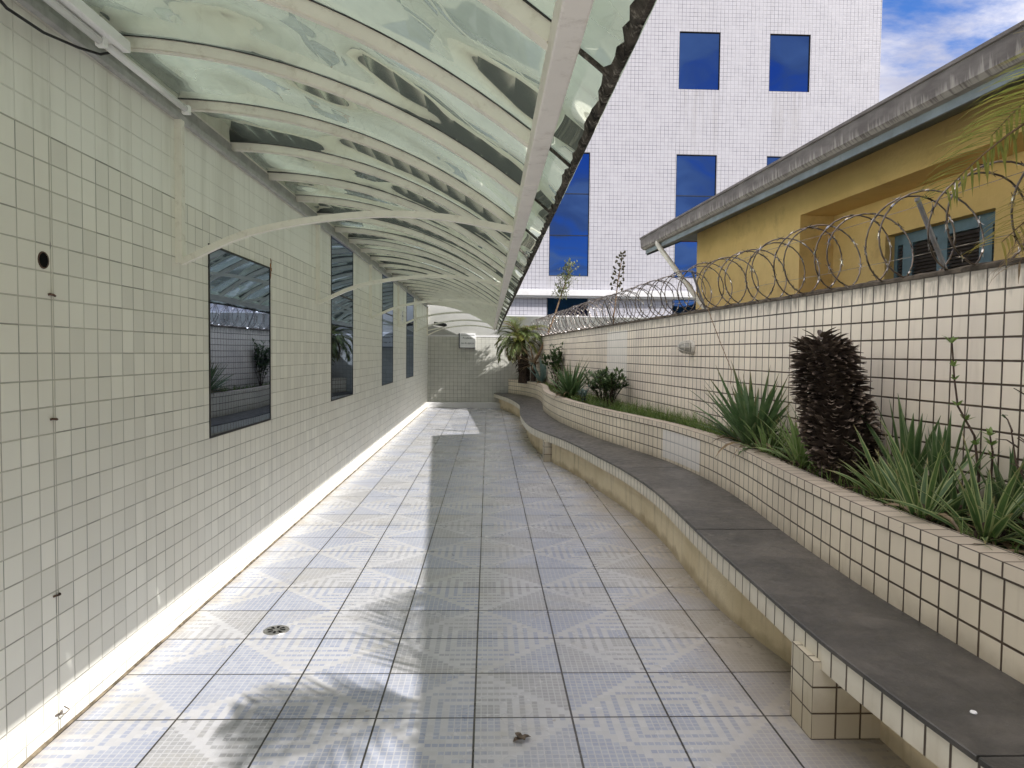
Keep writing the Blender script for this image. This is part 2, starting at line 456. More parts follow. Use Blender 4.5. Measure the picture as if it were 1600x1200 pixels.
M_pvc = simple("cream_pvc_pipe", (0.62, 0.58, 0.50), 0.45, 0.4, var=0.1, dirt=(0.25, 0.22, 0.17), damt=0.4)
M_fix = simple("grey_lamp_casting", (0.52, 0.49, 0.43), 0.55, 0.4, var=0.15, scale=25, dirt=(0.12, 0.10, 0.08), damt=0.6)
M_steel = simple("stainless_grate", (0.38, 0.37, 0.35), 0.4, 0.5, metal=0.8, var=0.2, scale=40)
M_plate = simple("white_plate", (0.80, 0.80, 0.80), 0.35, 0.5, var=0.03)
M_navy = simple("navy_edge", (0.012, 0.02, 0.05), 0.4, 0.4)
M_ink = simple("dark_ink", (0.03, 0.03, 0.035), 0.6, 0.3)
M_concrete = simple("white_concrete", (0.60, 0.595, 0.585), 0.7, 0.3, var=0.05, scale=2.0, dirt=(0.45, 0.42, 0.38), damt=0.35)
M_grey = simple("grey_stained_render", (0.19, 0.195, 0.175), 0.85, 0.2, var=0.25, scale=1.4, dirt=(0.14, 0.14, 0.11), damt=0.5)
M_ground = simple("bare_earth", (0.16, 0.14, 0.10), 0.95, 0.1, var=0.4, scale=0.6, dirt=(0.07, 0.09, 0.035), damt=0.7)
M_hill = simple("wooded_hill", (0.035, 0.055, 0.035), 0.95, 0.1, var=0.4, scale=0.05)
M_teal = simple("teal_painted_wood", (0.085, 0.145, 0.175), 0.55, 0.35, var=0.12, scale=12)
M_louver = simple("dark_louver", (0.055, 0.045, 0.04), 0.6, 0.3, var=0.3, scale=20)
M_soffit = simple("bluegrey_soffit", (0.085, 0.112, 0.122), 0.65, 0.3, var=0.15, scale=6)
M_roof = simple("terracotta_tiles", (0.36, 0.15, 0.085), 0.85, 0.2, var=0.35, scale=6, dirt=(0.10, 0.09, 0.07), damt=0.6)
M_soil = simple("dark_soil", (0.040, 0.030, 0.022), 0.95, 0.1, var=0.5, scale=18, dirt=(0.10, 0.07, 0.045), damt=0.8, bump=0.02)
M_bark = simple("dark_bark", (0.055, 0.040, 0.030), 0.9, 0.15, var=0.5, scale=30)
M_stalk = simple("brown_stalk", (0.17, 0.11, 0.065), 0.8, 0.2, var=0.3, scale=20)
M_pod = simple("seed_pod", (0.055, 0.050, 0.030), 0.8, 0.2, var=0.5, scale=30)
M_twig = simple("bare_twig", (0.065, 0.045, 0.035), 0.85, 0.2, var=0.3, scale=30)

# yellow render
t = MT("ochre_render"); P_ = t.pos(); n1 = t.noise(P_, 0.9, 6.0, 0.65); n2 = t.noise(P_, 30.0, 4.0)
col = t.mix(n1.ss(0.3, 0.7), (0.66, 0.475, 0.20), (0.55, 0.385, 0.15))
col = t.mix(t.noise(P_, 3.5, 6.0, 0.7).ss(0.50, 0.74) * 0.55, col, (0.36, 0.245, 0.10))
M_ochre = t.done(t.bsdf(col, 0.85, 0.2, 0.0, n2, 0.003))

# weathered gutter: pale vertical streaks rising from its lower edge
t = MT("weathered_gutter"); u, v = t.uv()
s1 = t.noise(t.comb(u * 16.0, v * 1.2), 2.0, 4.0, 0.6)
col = t.mix(t.noise(t.comb(u, v * 3.0), 4.0, 5.0).ss(0.3, 0.7), (0.105, 0.09, 0.083), (0.165, 0.145, 0.135))
sm = (s1 - (v - 0.10) * 2.0).ss(0.42, 0.62)
col = t.mix(sm * 0.5, col, (0.42, 0.385, 0.34))
M_gutter = t.done(t.bsdf(col, 0.75, 0.25, 0.0, s1, 0.003))

# canopy sheet: frosted underside that glows in the sun and mirrors at grazing angles, clear top skin
t = MT("frosted_canopy_sheet"); P_ = t.pos()
dn = t.noise(P_, 2.4, 6.0, 0.65); x_, y_, z_ = t.xyz()
cc = t.mix(dn.ss(0.35, 0.75), (0.262, 0.30, 0.257), (0.20, 0.232, 0.198))
sg = t.noise(t.comb(x_ * 0.6, y_ * 4.0, 0.0), 2.0, 5.0, 0.6)
cc = t.mix(sg.ss(0.55, 0.75) * 0.35, cc, (0.10, 0.11, 0.085))
ed = (x_ + (t.noise(P_, 3.0, 4.0) - 0.5) * 0.16).ss(-1.76, -1.60, 1.0, 0.0)     # darker ragged strip along the wall side
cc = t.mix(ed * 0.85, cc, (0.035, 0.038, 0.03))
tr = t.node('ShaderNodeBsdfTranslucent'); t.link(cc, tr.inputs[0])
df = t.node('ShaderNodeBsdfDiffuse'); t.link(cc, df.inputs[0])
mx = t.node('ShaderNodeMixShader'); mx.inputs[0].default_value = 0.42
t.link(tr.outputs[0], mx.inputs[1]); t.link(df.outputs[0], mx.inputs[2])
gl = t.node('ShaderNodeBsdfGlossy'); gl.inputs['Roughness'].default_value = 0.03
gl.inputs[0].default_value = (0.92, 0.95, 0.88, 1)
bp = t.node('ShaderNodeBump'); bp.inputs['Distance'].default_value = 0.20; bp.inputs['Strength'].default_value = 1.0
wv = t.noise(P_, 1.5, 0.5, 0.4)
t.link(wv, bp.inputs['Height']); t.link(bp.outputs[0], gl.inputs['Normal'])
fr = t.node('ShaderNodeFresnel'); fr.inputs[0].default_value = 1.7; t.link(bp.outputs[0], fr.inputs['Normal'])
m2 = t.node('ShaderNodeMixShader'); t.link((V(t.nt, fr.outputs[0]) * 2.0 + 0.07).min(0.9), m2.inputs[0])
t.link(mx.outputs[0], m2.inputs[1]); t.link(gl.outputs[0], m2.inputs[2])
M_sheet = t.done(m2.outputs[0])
t = MT("clear_canopy_skin")
tp = t.node('ShaderNodeBsdfTransparent'); tp.inputs[0].default_value = (0.95, 1.0, 0.96, 1)
gl = t.node('ShaderNodeBsdfGlossy'); gl.inputs['Roughness'].default_value = 0.08
mx = t.node('ShaderNodeMixShader'); mx.inputs[0].default_value = 0.06
t.link(tp.outputs[0], mx.inputs[1]); t.link(gl.outputs[0], mx.inputs[2])
M_skin = t.done(mx.outputs[0])


def mirror_glass(name, gcol, k, dark, wob=0.002, sc=1.2):
    t = MT(name)
    df = t.node('ShaderNodeBsdfPrincipled'); df.inputs['Base Color'].default_value = (*dark, 1); df.inputs['Roughness'].default_value = 0.3
    df.inputs['Specular IOR Level'].default_value = 0.0
    gl = t.node('ShaderNodeBsdfGlossy'); gl.inputs['Roughness'].default_value = 0.012; gl.inputs[0].default_value = (*gcol, 1)
    bp = t.node('ShaderNodeBump'); bp.inputs['Distance'].default_value = wob
    t.link(t.noise(t.pos(), sc, 1.0), bp.inputs['Height']); t.link(bp.outputs[0], gl.inputs['Normal'])
    mx = t.node('ShaderNodeMixShader'); mx.inputs[0].default_value = k
    t.link(df.outputs[0], mx.inputs[1]); t.link(gl.outputs[0], mx.inputs[2])
    return t.done(mx.outputs[0])
M_mirror = mirror_glass("dark_mirror_glass", (0.58, 0.69, 0.90), 0.55, (0.012, 0.015, 0.022), 0.0008)
M_blueglass = mirror_glass("blue_mirror_glass", (0.055, 0.115, 0.285), 0.85, (0.004, 0.012, 0.05), 0.02, 0.5)


def leafmat(name, c1, c2, edge=None, trans=0.35, rough=0.42, dry=None):
    t = MT(name); u, v = t.uv()
    n = t.noise(t.pos(), 13.0, 3.0)
    col = t.mix(n.ss(0.3, 0.7), c1, c2)
    st = t.noise(t.comb(u * 30.0, v * 0.3), 1.0, 2.0)
    col = t.mix(st.ss(0.45, 0.6) * 0.25, col, tuple(x * 0.6 for x in c1))
    if edge: col = t.mix((u - 0.5).abs().ss(0.30, 0.36), col, edge)
    if dry: col = t.mix((v + (n - 0.5) * 0.4).ss(0.80, 0.98) * 0.8, col, dry)
    b = t.bsdf(col, rough, 0.4)
    tr = t.node('ShaderNodeBsdfTranslucent'); t.link(col, tr.inputs[0])
    mx = t.node('ShaderNodeMixShader'); mx.inputs[0].default_value = trans
    t.link(b, mx.inputs[1]); t.link(tr.outputs[0], mx.inputs[2])
    return t.done(mx.outputs[0])
L_yucca = leafmat("yucca_leaf", (0.065, 0.125, 0.045), (0.125, 0.195, 0.08), dry=(0.22, 0.17, 0.08))
L_spider = leafmat("strap_leaf", (0.13, 0.22, 0.065), (0.21, 0.31, 0.10), edge=(0.27, 0.33, 0.15), dry=(0.25, 0.19, 0.09))
L_varieg = leafmat("variegated_leaf", (0.055, 0.115, 0.035), (0.105, 0.175, 0.055), edge=(0.31, 0.36, 0.15), dry=(0.28, 0.22, 0.10))
L_sword = leafmat("sword_leaf", (0.05, 0.105, 0.035), (0.09, 0.155, 0.055), edge=(0.17, 0.22, 0.10))
L_agave = leafmat("agave_leaf", (0.12, 0.19, 0.17), (0.19, 0.27, 0.23))
L_bush = leafmat("bush_leaf", (0.05, 0.095, 0.035), (0.11, 0.165, 0.06), rough=0.35)
L_bush2 = leafmat("pale_bush_leaf", (0.075, 0.125, 0.055), (0.14, 0.20, 0.085), rough=0.4)
L_weed = leafmat("young_leaf", (0.12, 0.20, 0.045), (0.20, 0.29, 0.08))
L_grass = leafmat("grass_blade", (0.08, 0.15, 0.03), (0.17, 0.25, 0.06), dry=(0.28, 0.24, 0.10))
L_palm = leafmat("palm_leaflet", (0.16, 0.19, 0.04), (0.29, 0.29, 0.07), rough=0.38, dry=(0.32, 0.25, 0.08))
L_palmold = leafmat("yellowing_leaflet", (0.30, 0.26, 0.05), (0.42, 0.34, 0.09))
L_palmfar = leafmat("dark_palm_leaflet", (0.11, 0.16, 0.055), (0.20, 0.25, 0.09), dry=(0.25, 0.20, 0.08))
L_dry = leafmat("dry_leaf", (0.20, 0.14, 0.08), (0.36, 0.27, 0.16), trans=0.25)

# ------------------------------------------------------------------ setting
g = MB(); g.face([(-600, -600, -0.05), (600, -600, -0.05), (600, 600, -0.05), (-600, 600, -0.05)])
tag(g.build("ground", M_ground), kind='structure')
g = MB(); g.box(-1.86, 3.3, -7.0, 21.6, -0.045, 0.0)
tag(g.build("patio_floor", M_floor), kind='structure')
h = MB()
for i in range(60):       # wooded ridge behind the viewer, seen mirrored in the office windows
    x0 = -420 + i * 14; x1 = x0 + 14
    H = lambda x: 34 + 26 * noise.noise(Vector((x * 0.012, 1.7, 0))) + 9 * noise.noise(Vector((x * 0.06, 4.0, 0)))
    h.face([(x0, -330, -0.1), (x1, -330, -0.1), (x1, -360, H(x1)), (x0, -360, H(x0))])
    h.face([(x1, -420, -0.1), (x0, -420, -0.1), (x0, -360, H(x0)), (x1, -360, H(x1))])
tag(h.build("hills", M_hill), kind='structure')

# ------------------------------------------------------------------ left building
lb = thing("tiled_building", "long cream tiled building wall with four dark mirror windows under the canopy", "building", (WL, 7, 0))
def loc(mb, dx, dy, dz=0.0):
    mb.v = [(x - dx, y - dy, z - dz) for x, y, z in mb.v]; return mb
m = MB(); m.box(WL - 3.0, WL, -7.0, 21.5, -0.1, 4.3)
loc(m, WL, 7).build("wall", M_left, lb)
wins = [(4.70, 6.00, 1.07, 2.345), (8.30, 9.62, 1.07, 3.00), (12.25, 13.63, 1.07, 3.00), (15.85, 17.33, 1.07, 3.00)]
for (y0, y1, z0, z1) in wins:
    fr_ = MB(); w_ = 0.013; e0, e1 = WL - 0.01, WL + 0.007
    fr_.box(e0, e1, y0, y1, z0, z0 + w_); fr_.box(e0, e1, y0, y1, z1 - w_, z1)
    fr_.box(e0, e1, y0, y0 + w_, z0 + w_, z1 - w_); fr_.box(e0, e1, y1 - w_, y1, z0 + w_, z1 - w_)
    if z1 > 2.9: fr_.box(e0, e1, y0 + w_, y1 - w_, 2.33, 2.35)
    f_ = loc(fr_, WL, 7).build("window", M_black, lb)
    for (a0, a1) in (((z0 + w_, 2.33), (2.35, z1 - w_)) if z1 > 2.9 else ((z0 + w_, z1 - w_),)):
        p_ = MB(); p_.box(WL - 0.02, WL + 0.003, y0 + w_, y1 - w_, a0, a1)
        loc(p_, WL, 7).build("pane", M_mirror, f_)
m = MB()
for (y, z, s_) in ((6.03, 2.36, 1.0),):        # rust run beside the first window
    for k in range(14):
        a_ = random.random() * 6.28; r_ = 0.022 * random.random()
        m.box(WL - 0.001, WL + 0.001 + 0.0015 * random.random(), y + r_ * math.cos(a_) - .006, y + r_ * math.cos(a_) + .006, z + 0.05 - 0.02 * k * 0.55 - 0.014, z + 0.05 - 0.02 * k * 0.55 + 0.014)
loc(m, WL, 7).build("rusty_anchor", M_rust, lb)
m = MB(); yy = -7.0
while yy < 21.4:
    a_ = 0.010 + 0.006 * noise.noise(Vector((yy * 4, 0, 0))); b_ = 0.010 + 0.008 * noise.noise(Vector((yy * 5, 8, 0)))
    c_ = 0.010 + 0.006 * noise.noise(Vector(((yy + .1) * 4, 0, 0))); d_ = 0.010 + 0.008 * noise.noise(Vector(((yy + .1) * 5, 8, 0)))
    m.face([(WL + a_, yy, 0.001), (WL + c_, yy + .1, 0.001), (WL + .001, yy + .1, d_), (WL + .001, yy, b_)]); yy += 0.1
loc(m, WL, 7).build("foot_mortar", simple("dirty_mortar", (0.16, 0.13, 0.09), 0.9, 0.1, var=0.5, scale=15), lb)

# ------------------------------------------------------------------ end wall
ew = thing("end_wall", "pale tiled wall closing the far end of the covered passage", "wall", (0, 21.5, 0))
m = MB(); m.box(WL, 1.62, 21.5, 21.7, -0.05, 2.14)
loc(m, 0, 21.5).build("wall", M_end, ew)
m = MB(); m.box(WL, 1.64, 21.49, 21.72, 2.14, 2.19)
loc(m, 0, 21.5).build("coping", M_concrete, ew)
m = MB(); m.box(WL, 0.46, 21.22, 21.5, 0.0, 0.16)
loc(m, 0, 21.5).build("step", M_concrete, ew, bevel=0.01)

# ------------------------------------------------------------------ canopy
R0 = 3.29; ZB = 3.12; XE = 0.315
def glz(x, off=0.0):  # underside of the sheets
    return ZB + off - (R0 - math.sqrt(R0 * R0 - (x - WL) ** 2))
xs = [WL + (XE - WL) * i / 18 for i in range(19)]
cp = thing("glass_canopy", "long curved frosted sheet canopy on cream steel ribs along the tiled building", "canopy", (WL, 7, 0))
RY = [4.30 + 0.84 * k for k in range(-8, 21)]
for y in RY:
    m = MB(); path = [(x, y, glz(x, -0.027)) for x in [WL + (0.15 - WL) * i / 16 for i in range(17)]]
    m.sweep(path, [(-0.025, -0.025), (0.025, -0.025), (0.025, 0.025), (-0.025, 0.025)])
    m.sweep([(p[0], p[1], p[2] - 0.026) for p in path], [(-0.018, -0.004), (0.018, -0.004), (0.018, 0.0), (-0.018, 0.0)])
    rb_ = loc(m, WL, 7).build("rib", M_white, cp, merge=True)
    m = MB(); m.sweep([(p[0], p[1], p[2] + 0.026) for p in path], [(-0.032, -0.0025), (0.032, -0.0025), (0.032, 0.0015), (-0.032, 0.0015)])
    loc(m, WL, 7).build("gasket", M_black, rb_, merge=True)
for y0, y1 in zip(RY, RY[1:]):
    m = MB(); a_, b_ = y0 + 0.003, y1 - 0.003; th = 0.006
    for x0, x1 in zip(xs, xs[1:]):
        m.face([(x0, b_, glz(x0)), (x1, b_, glz(x1)), (x1, a_, glz(x1)), (x0, a_, glz(x0))], mi=0)
        m.face([(x0, a_, glz(x0, th)), (x1, a_, glz(x1, th)), (x1, b_, glz(x1, th)), (x0, b_, glz(x0, th))], mi=1)
        for yy in (a_, b_):
            m.face([(x0, yy, glz(x0)), (x1, yy, glz(x1)), (x1, yy, glz(x1, th)), (x0, yy, glz(x0, th))], mi=1)
    m.face([(XE, a_, glz(XE)), (XE, b_, glz(XE)), (XE, b_, glz(XE, th)), (XE, a_, glz(XE, th))], mi=1)
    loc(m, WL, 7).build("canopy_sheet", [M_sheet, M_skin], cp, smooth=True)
ys_ = [RY[0], 2.95, 8.9, 14.9, RY[-1]]
for y0, y1 in zip(ys_, ys_[1:]):
    m = MB(); m.box(0.139, 0.203, y0 + 0.004, y1 - 0.004, 2.345, 2.425)
    loc(m, WL, 7).build("edge_beam", M_beam, cp, bevel=0.006)
m = MB()                                    # dirty lip along the outer edge: ragged moss and old sealant
yy = RY[0]; prev = None; k = 0
while yy < RY[-1]:
    a_ = 0.003 + 0.012 * abs(noise.noise(Vector((0, yy * 3.1, 0)))) + 0.008 * random.random()
    b_ = 0.004 + 0.009 * abs(noise.noise(Vector((5, yy * 4.3, 0)))) + 0.006 * random.random()
    xc = XE - 0.012; zc = glz(xc) - 0.004
    q = [(xc - a_ * 1.6, yy, glz(xc - a_ * 1.6) - 0.002), (xc - 0.004, yy, zc - b_), (xc + 0.010, yy, zc - b_ * 0.7), (xc + 0.013, yy, zc + 0.016), (xc - a_, yy, glz(xc - a_, 0.008))]
    if prev:
        for j in range(5): m.face([prev[j], q[j], q[(j + 1) % 5], prev[(j + 1) % 5]])
    prev = q; yy += 0.045
loc(m, WL, 7).build("edge_seal", M_seal, cp)
for y in RY:                                # dark joint stains on the overhanging strip
    m = MB(); m.sweep([(x, y + 0.012 * math.sin(9 * x + y), glz(x, -0.006)) for x in (0.205, 0.235, 0.265, 0.295)], [(-0.008, -0.005), (0.008, -0.005), (0.008, 0.004), (-0.008, 0.004)])
    loc(m, WL, 7).build("joint_seal", M_seal, cp)
m = MB(); m.box(WL, WL + 0.035, RY[0], 21.45, 2.985, 3.02); m.box(WL, WL + 0.008, RY[0], 21.45, 3.02, 3.10)
loc(m, WL, 7).build("wall_rail", M_rail, cp, bevel=0.003)
for k in range(-1, 6):
    y = 4.24 + 3.36 * k
    if y > 21.2 or y < -3: continue
    m = MB(); m.box(WL, WL + 0.040, y - 0.022, y + 0.022, 2.16, 2.985)
    for z in (2.32, 2.55, 2.85): m.lathe([(0.0, 0.047), (0.007, 0.046), (0.008, 0.040)], 8, (WL, y, z), 'X')
    loc(m, WL, 7).build("wall_post", M_white, cp)
    ctrl = [(-1.805, 2.165), (-1.4, 2.345), (-0.78, 2.455), (-0.3, 2.455), (0.141, 2.385)]
    f_ = lerp_curve(ctrl)
    m = MB(); m.sweep([(x, y, f_(x)) for x in [-1.805 + 1.946 * i / 20 for i in range(21)]], [(-0.02, -0.018), (0.02, -0.018), (0.02, 0.018), (-0.02, 0.018)])
    loc(m, WL, 7).build("brace", M_white, cp, merge=True)
m = MB()                                    # closing gable over the end wall
for x0, x1 in zip(xs[:-1], xs[1:]):
    for yy_, fl in ((21.50, 1), (21.56, 0)):
        q = [(x0, yy_, 2.19), (x1, yy_, 2.19), (x1, yy_, max(2.2, glz(x1, -0.03))), (x0, yy_, max(2.2, glz(x0, -0.03)))]
        m.face(q if fl else q[::-1])
    m.face([(x0, 21.50, glz(x0, -0.03)), (x1, 21.50, glz(x1, -0.03)), (x1, 21.56, glz(x1, -0.03)), (x0, 21.56, glz(x0, -0.03))])
loc(m, WL, 7).build("gable_panel", simple("grey_white_panel", (0.34, 0.34, 0.315), 0.6, 0.3, var=0.06, scale=2), cp)

# ------------------------------------------------------------------ right boundary wall (local frame of the slanted boundary)
ANG = math.atan(0.072); CN = 1.0026
def WX(Y): return 2.95 - 0.072 * Y
rw = thing("boundary_wall", "beige tiled boundary wall with dark grout and black mould along its top", "wall", (2.95, 0, 0), ANG)
m = MB(); m.box(0, 0.16, -6.0, 21.6, -0.05, 2.14)
rwall = m.build("wall", M_right, rw)
m = MB(); yy = -6.0; prev = None       # rough mortar crest on the wall, uneven
while yy < 21.6:
    hh = 2.14 + 0.022 + 0.012 * noise.noise(Vector((yy * 3, 0, 0))) + 0.006 * random.random()
    e_ = 0.006 * noise.noise(Vector((yy * 5, 3, 0)))
    q = [(-0.006 + e_, yy, 2.137), (-0.004 + e_, yy, hh - 0.006), (0.05, yy, hh + 0.012), (0.16, yy, hh), (0.166, yy, 2.137)]
    if prev:
        for j in range(4): m.face([prev[j + 1], prev[j], q[j], q[j + 1]])
    prev = q; yy += 0.07
m.build("crest", simple("mouldy_mortar", (0.085, 0.07, 0.055), 0.95, 0.1, var=0.5, scale=9, dirt=(0.03, 0.026, 0.022), damt=0.95), rw)

# ------------------------------------------------------------------ planter and bench
BF = lerp_curve([(-3, 1.75), (0, 1.68), (1.2, 1.58), (1.9, 1.52), (2.4, 1.472), (2.95, 1.44), (3.6, 1.442), (4.4, 1.452), (5.1, 1.475), (6.0, 1.505), (6.7, 1.49), (7.55, 1.425),
                 (8.5, 1.30), (9.3, 1.20), (10.1, 1.06), (10.7, 0.92), (11.3, 0.80), (12.0, 0.71), (12.8, 0.672), (14.0, 0.66), (15.0, 0.69), (16.0, 0.74), (16.8, 0.76), (17.8, 0.71), (19, 0.60), (20.2, 0.42), (21.48, 0.19)])
BB = lerp_curve([(-3, 2.1), (0, 2.05), (1.2, 2.03), (2.0, 2.01), (2.9, 1.99), (3.6, 1.98), (4.3, 2.01), (5.0, 2.06), (5.7, 2.12), (6.5, 2.15), (7.1, 2.13), (8, 2.04), (9, 1.84),
                 (10, 1.62), (11, 1.46), (12, 1.33), (13, 1.24), (14.2, 1.19), (15, 1.19), (16, 1.25), (17, 1.32), (18, 1.345), (19, 1.30), (20, 1.15), (20.8, 0.92), (21.48, 0.62)])
def rows(y0, y1, st=0.06):
    n = max(2, int((y1 - y0) / st)); return [y0 + (y1 - y0) * i / n for i in range(n + 1)]
ARC = {}
def arc(f, key):
    """arc length table along a plan curve so that tiles keep their size on bends"""
    if key not in ARC:
        tab = [(-3.0, 0.0)]; y = -3.0; s_ = 0.0
        while y < 21.6:
            d = math.hypot(0.05, f(y + 0.05) - f(y)); s_ += d; y += 0.05; tab.append((y, s_))
        ARC[key] = tab
    tab = ARC[key]
    def g_(y):
        i = min(len(tab) - 2, max(0, int((y + 3.0) / 0.05)))
        return tab[i][1] + (y - tab[i][0]) / 0.05 * (tab[i + 1][1] - tab[i][1])
    return g_
aB = arc(BB, 'B'); aF = arc(BF, 'F')
def strip(mb, pts0, pts1, us, v0, v1, mi=0, flip=False):
    for i in range(len(pts0) - 1):
        q = [pts0[i], pts0[i + 1], pts1[i + 1], pts1[i]]
        uv = [(us[i], v0), (us[i + 1], v0), (us[i + 1], v1), (us[i], v1)]
        if flip: q.reverse(); uv.reverse()
        mb.face(q, uv, mi)
Y0, Y1 = -3.0, 21.48
yr = rows(Y0, Y1)
ub = [-aB(y) + aB(Y0) + 0.0 for y in yr]
ub_y = {round(y, 3): u for y, u in zip(yr, ub)}
pl = thing("curved_planter", "long wavy tiled planter with dark soil between bench and boundary wall", "planter", (2.0, 7, 0))
m = MB()
strip(m, [(BB(y), y, 0.0) for y in yr], [(BB(y), y, 0.812) for y in yr], ub, 0.0, 0.812, flip=True)
for y in (Y0,): m.face([(BB(y), y, 0), (WX(y), y, 0), (WX(y), y, 0.8), (BB(y), y, 0.8)])
loc(m, 2.0, 7).build("planter_wall", M_planter, pl)
m = MB(); o_ = 0.010; wd = 0.135
strip(m, [(BB(y) - o_, y, 0.811) for y in yr], [(BB(y) - o_, y, 0.87) for y in yr], ub, 0.80, 0.868, flip=True)
strip(m, [(BB(y) - o_, y, 0.87) for y in yr], [(BB(y) + wd, y, 0.87) for y in yr], ub, 0.885, 0.885 + wd, mi=1, flip=True)
strip(m, [(BB(y) + wd, y, 0.87) for y in yr], [(BB(y) + wd, y, 0.72) for y in yr], ub, 0.87, 0.72, flip=True)
strip(m, [(BB(y) + 0.01, y, 0.811) for y in yr], [(BB(y) - o_, y, 0.811) for y in yr], ub, 0.80, 0.802, flip=True)
loc(m, 2.0, 7).build("coping", [M_cap, M_captop], pl)
m = MB()
for a_, b_ in zip(rows(Y0, Y1, 0.08), rows(Y0, Y1, 0.08)[1:]):
    n_ = 8
    for k in range(n_):
        def sp_(y, f_):
            x0 = BB(y) + wd - 0.01; x1 = WX(y) + 0.02; x = x0 + (x1 - x0) * f_
            return (x, y, 0.815 + 0.035 * noise.noise(Vector((x * 5, y * 5, 0))) + 0.02 * noise.noise(Vector((x * 17, y * 17, 4))))
        m.face([sp_(a_, k / n_), sp_(a_, (k + 1) / n_), sp_(b_, (k + 1) / n_), sp_(b_, k / n_)])
loc(m, 2.0, 7).build("soil", M_soil, pl, smooth=False, merge=True)

bn = thing("curved_bench", "long wavy bench with dark slate seat and tiled edge in front of planter", "bench", (1.6, 7, 0))
js = [-3.0, -0.65, 2.045, 4.82, 7.5, 10.1, 12.8, 15.5, 18.3, 21.48]
for j0, j1 in zip(js, js[1:]):
    m = MB(); rr = rows(j0 + 0.0045, j1 - 0.0045, 0.08); zt, zb = 0.446, 0.424
    dz_ = random.uniform(-0.0015, 0.0015)
    top = lambda y, f_: ((BF(y) - 0.008) * (1 - f_) + (BB(y) - 0.001) * f_, y, zt + dz_)
    for a_, b_ in zip(rr, rr[1:]):
        m.face([top(a_, 0), top(a_, 1), top(b_, 1), top(b_, 0)])
        e = 0.004
        m.face([(BF(a_) - 0.012, a_, zb), (BF(a_) - 0.012, a_, zt - e), (BF(b_) - 0.012, b_, zt - e), (BF(b_) - 0.012, b_, zb)][::-1])
        m.face([(BF(a_) - 0.012, a_, zt - e), top(a_, 0), top(b_, 0), (BF(b_) - 0.012, b_, zt - e)][::-1])
    for y in (rr[0], rr[-1]):
        m.face([(BF(y) - 0.012, y, zb), (BB(y), y, zb), (BB(y), y, zt), (BF(y) - 0.012, y, zt)])
    loc(m, 1.6, 7).build("seat_slab", M_slate, bn)
uf = [-aF(y) for y in yr]
m = MB()
strip(m, [(BF(y), y, 0.310) for y in yr], [(BF(y), y, 0.424) for y in yr], uf, 0.31, 0.424, flip=True)
strip(m, [(BF(y) + 0.06, y, 0.310) for y in yr], [(BF(y), y, 0.310) for y in yr], uf, 0.25, 0.30, flip=True)
strip(m, [(BF(y), y, 0.424) for y in yr], [(BB(y), y, 0.424) for y in yr], uf, 0.424, 0.43, flip=True)
loc(m, 1.6, 7).build("edge_tiles", M_nose, bn)
def PF(y):
    k = min(1.0, max(0.0, (y - 2.9) / 1.9)); k = k * k * (3 - 2 * k)
    far = min(1.0, max(0.0, (y - 10.5) / 1.0))
    return BF(y) + (0.27 * (1 - k) + 0.05 * k) * (1 - far) + 0.14 * far
m = MB()
strip(m, [(PF(y), y, 0.0) for y in yr], [(PF(y), y, 0.312) for y in yr], uf, 0, 0.31, flip=True)
strip(m, [(PF(y), y, 0.311) for y in yr], [(BF(y) + 0.05, y, 0.311) for y in yr], uf, 0, 0.31, flip=True)
loc(m, 1.6, 7).build("plaster_base", M_plaster, bn)
for (x0, x1, y0, y1) in ((1.405, 1.75, 2.935, 3.150), (0.86, 1.25, 10.72, 10.95), (0.50, 0.85, 20.6, 20.85), (1.60, 2.0, -1.2, -0.98)):
    m = MB(); m.box(x0, x1, y0, y1, 0.0, 0.345 if y0 < 5 and y0 > 0 else 0.312)
    ob = loc(m, 1.6, 7).build("pier", M_pier, bn, bevel=0.004)

# ------------------------------------------------------------------ office block behind
ob = thing("office_block", "tall white tiled office block with blue mirrored windows at the back", "building", (8, 28, 0))
BX0, BX1, BZ1 = -4.0, 15.39, 19.0
holes = []
for (x0, x1) in ((2.35, 3.92), (7.335, 8.945), (10.95, 12.56)):
    holes.append((x0, x1, 4.73, 9.565, (6.333, 7.963)))
for (x0, x1) in ((7.36, 8.985), (10.955, 12.57)):
    holes.append((x0, x1, 12.09, 14.32, ()))
for (x0, x1) in ((2.30, 3.92), (7.30, 8.95), (10.95, 12.56)):
    holes.append((x0, x1, 3.17, 3.88, ()))
gx_ = sorted({BX0, BX1} | {v_ for h_ in holes for v_ in h_[:2]}); gz_ = sorted({-0.1, BZ1} | {v_ for h_ in holes for v_ in h_[2:4]})
m = MB()
for x0, x1 in zip(gx_, gx_[1:]):
    for z0, z1 in zip(gz_, gz_[1:]):
        cxm, czm = (x0 + x1) / 2, (z0 + z1) / 2
        if any(h_[0] < cxm < h_[1] and h_[2] < czm < h_[3] for h_ in holes): continue
        m.face([(x0, 28, z0), (x1, 28, z0), (x1, 28, z1), (x0, 28, z1)], [(x0, z0), (x1, z0), (x1, z1), (x0, z1)])
for h_ in holes:
    x0, x1, z0, z1 = h_[:4]; d_ = 28.12
    m.face([(x0, 28, z0), (x0, d_, z0), (x0, d_, z1), (x0, 28, z1)][::-1]); m.face([(x1, 28, z0), (x1, d_, z0), (x1, d_, z1), (x1, 28, z1)])
    m.face([(x0, 28, z1), (x0, d_, z1), (x1, d_, z1), (x1, 28, z1)][::-1]); m.face([(x0, 28, z0), (x0, d_, z0), (x1, d_, z0), (x1, 28, z0)])
m.face([(BX1, 28, -.1), (BX1, 44, -.1), (BX1, 44, BZ1), (BX1, 28, BZ1)], [(28, 0), (44, 0), (44, BZ1), (28, BZ1)])
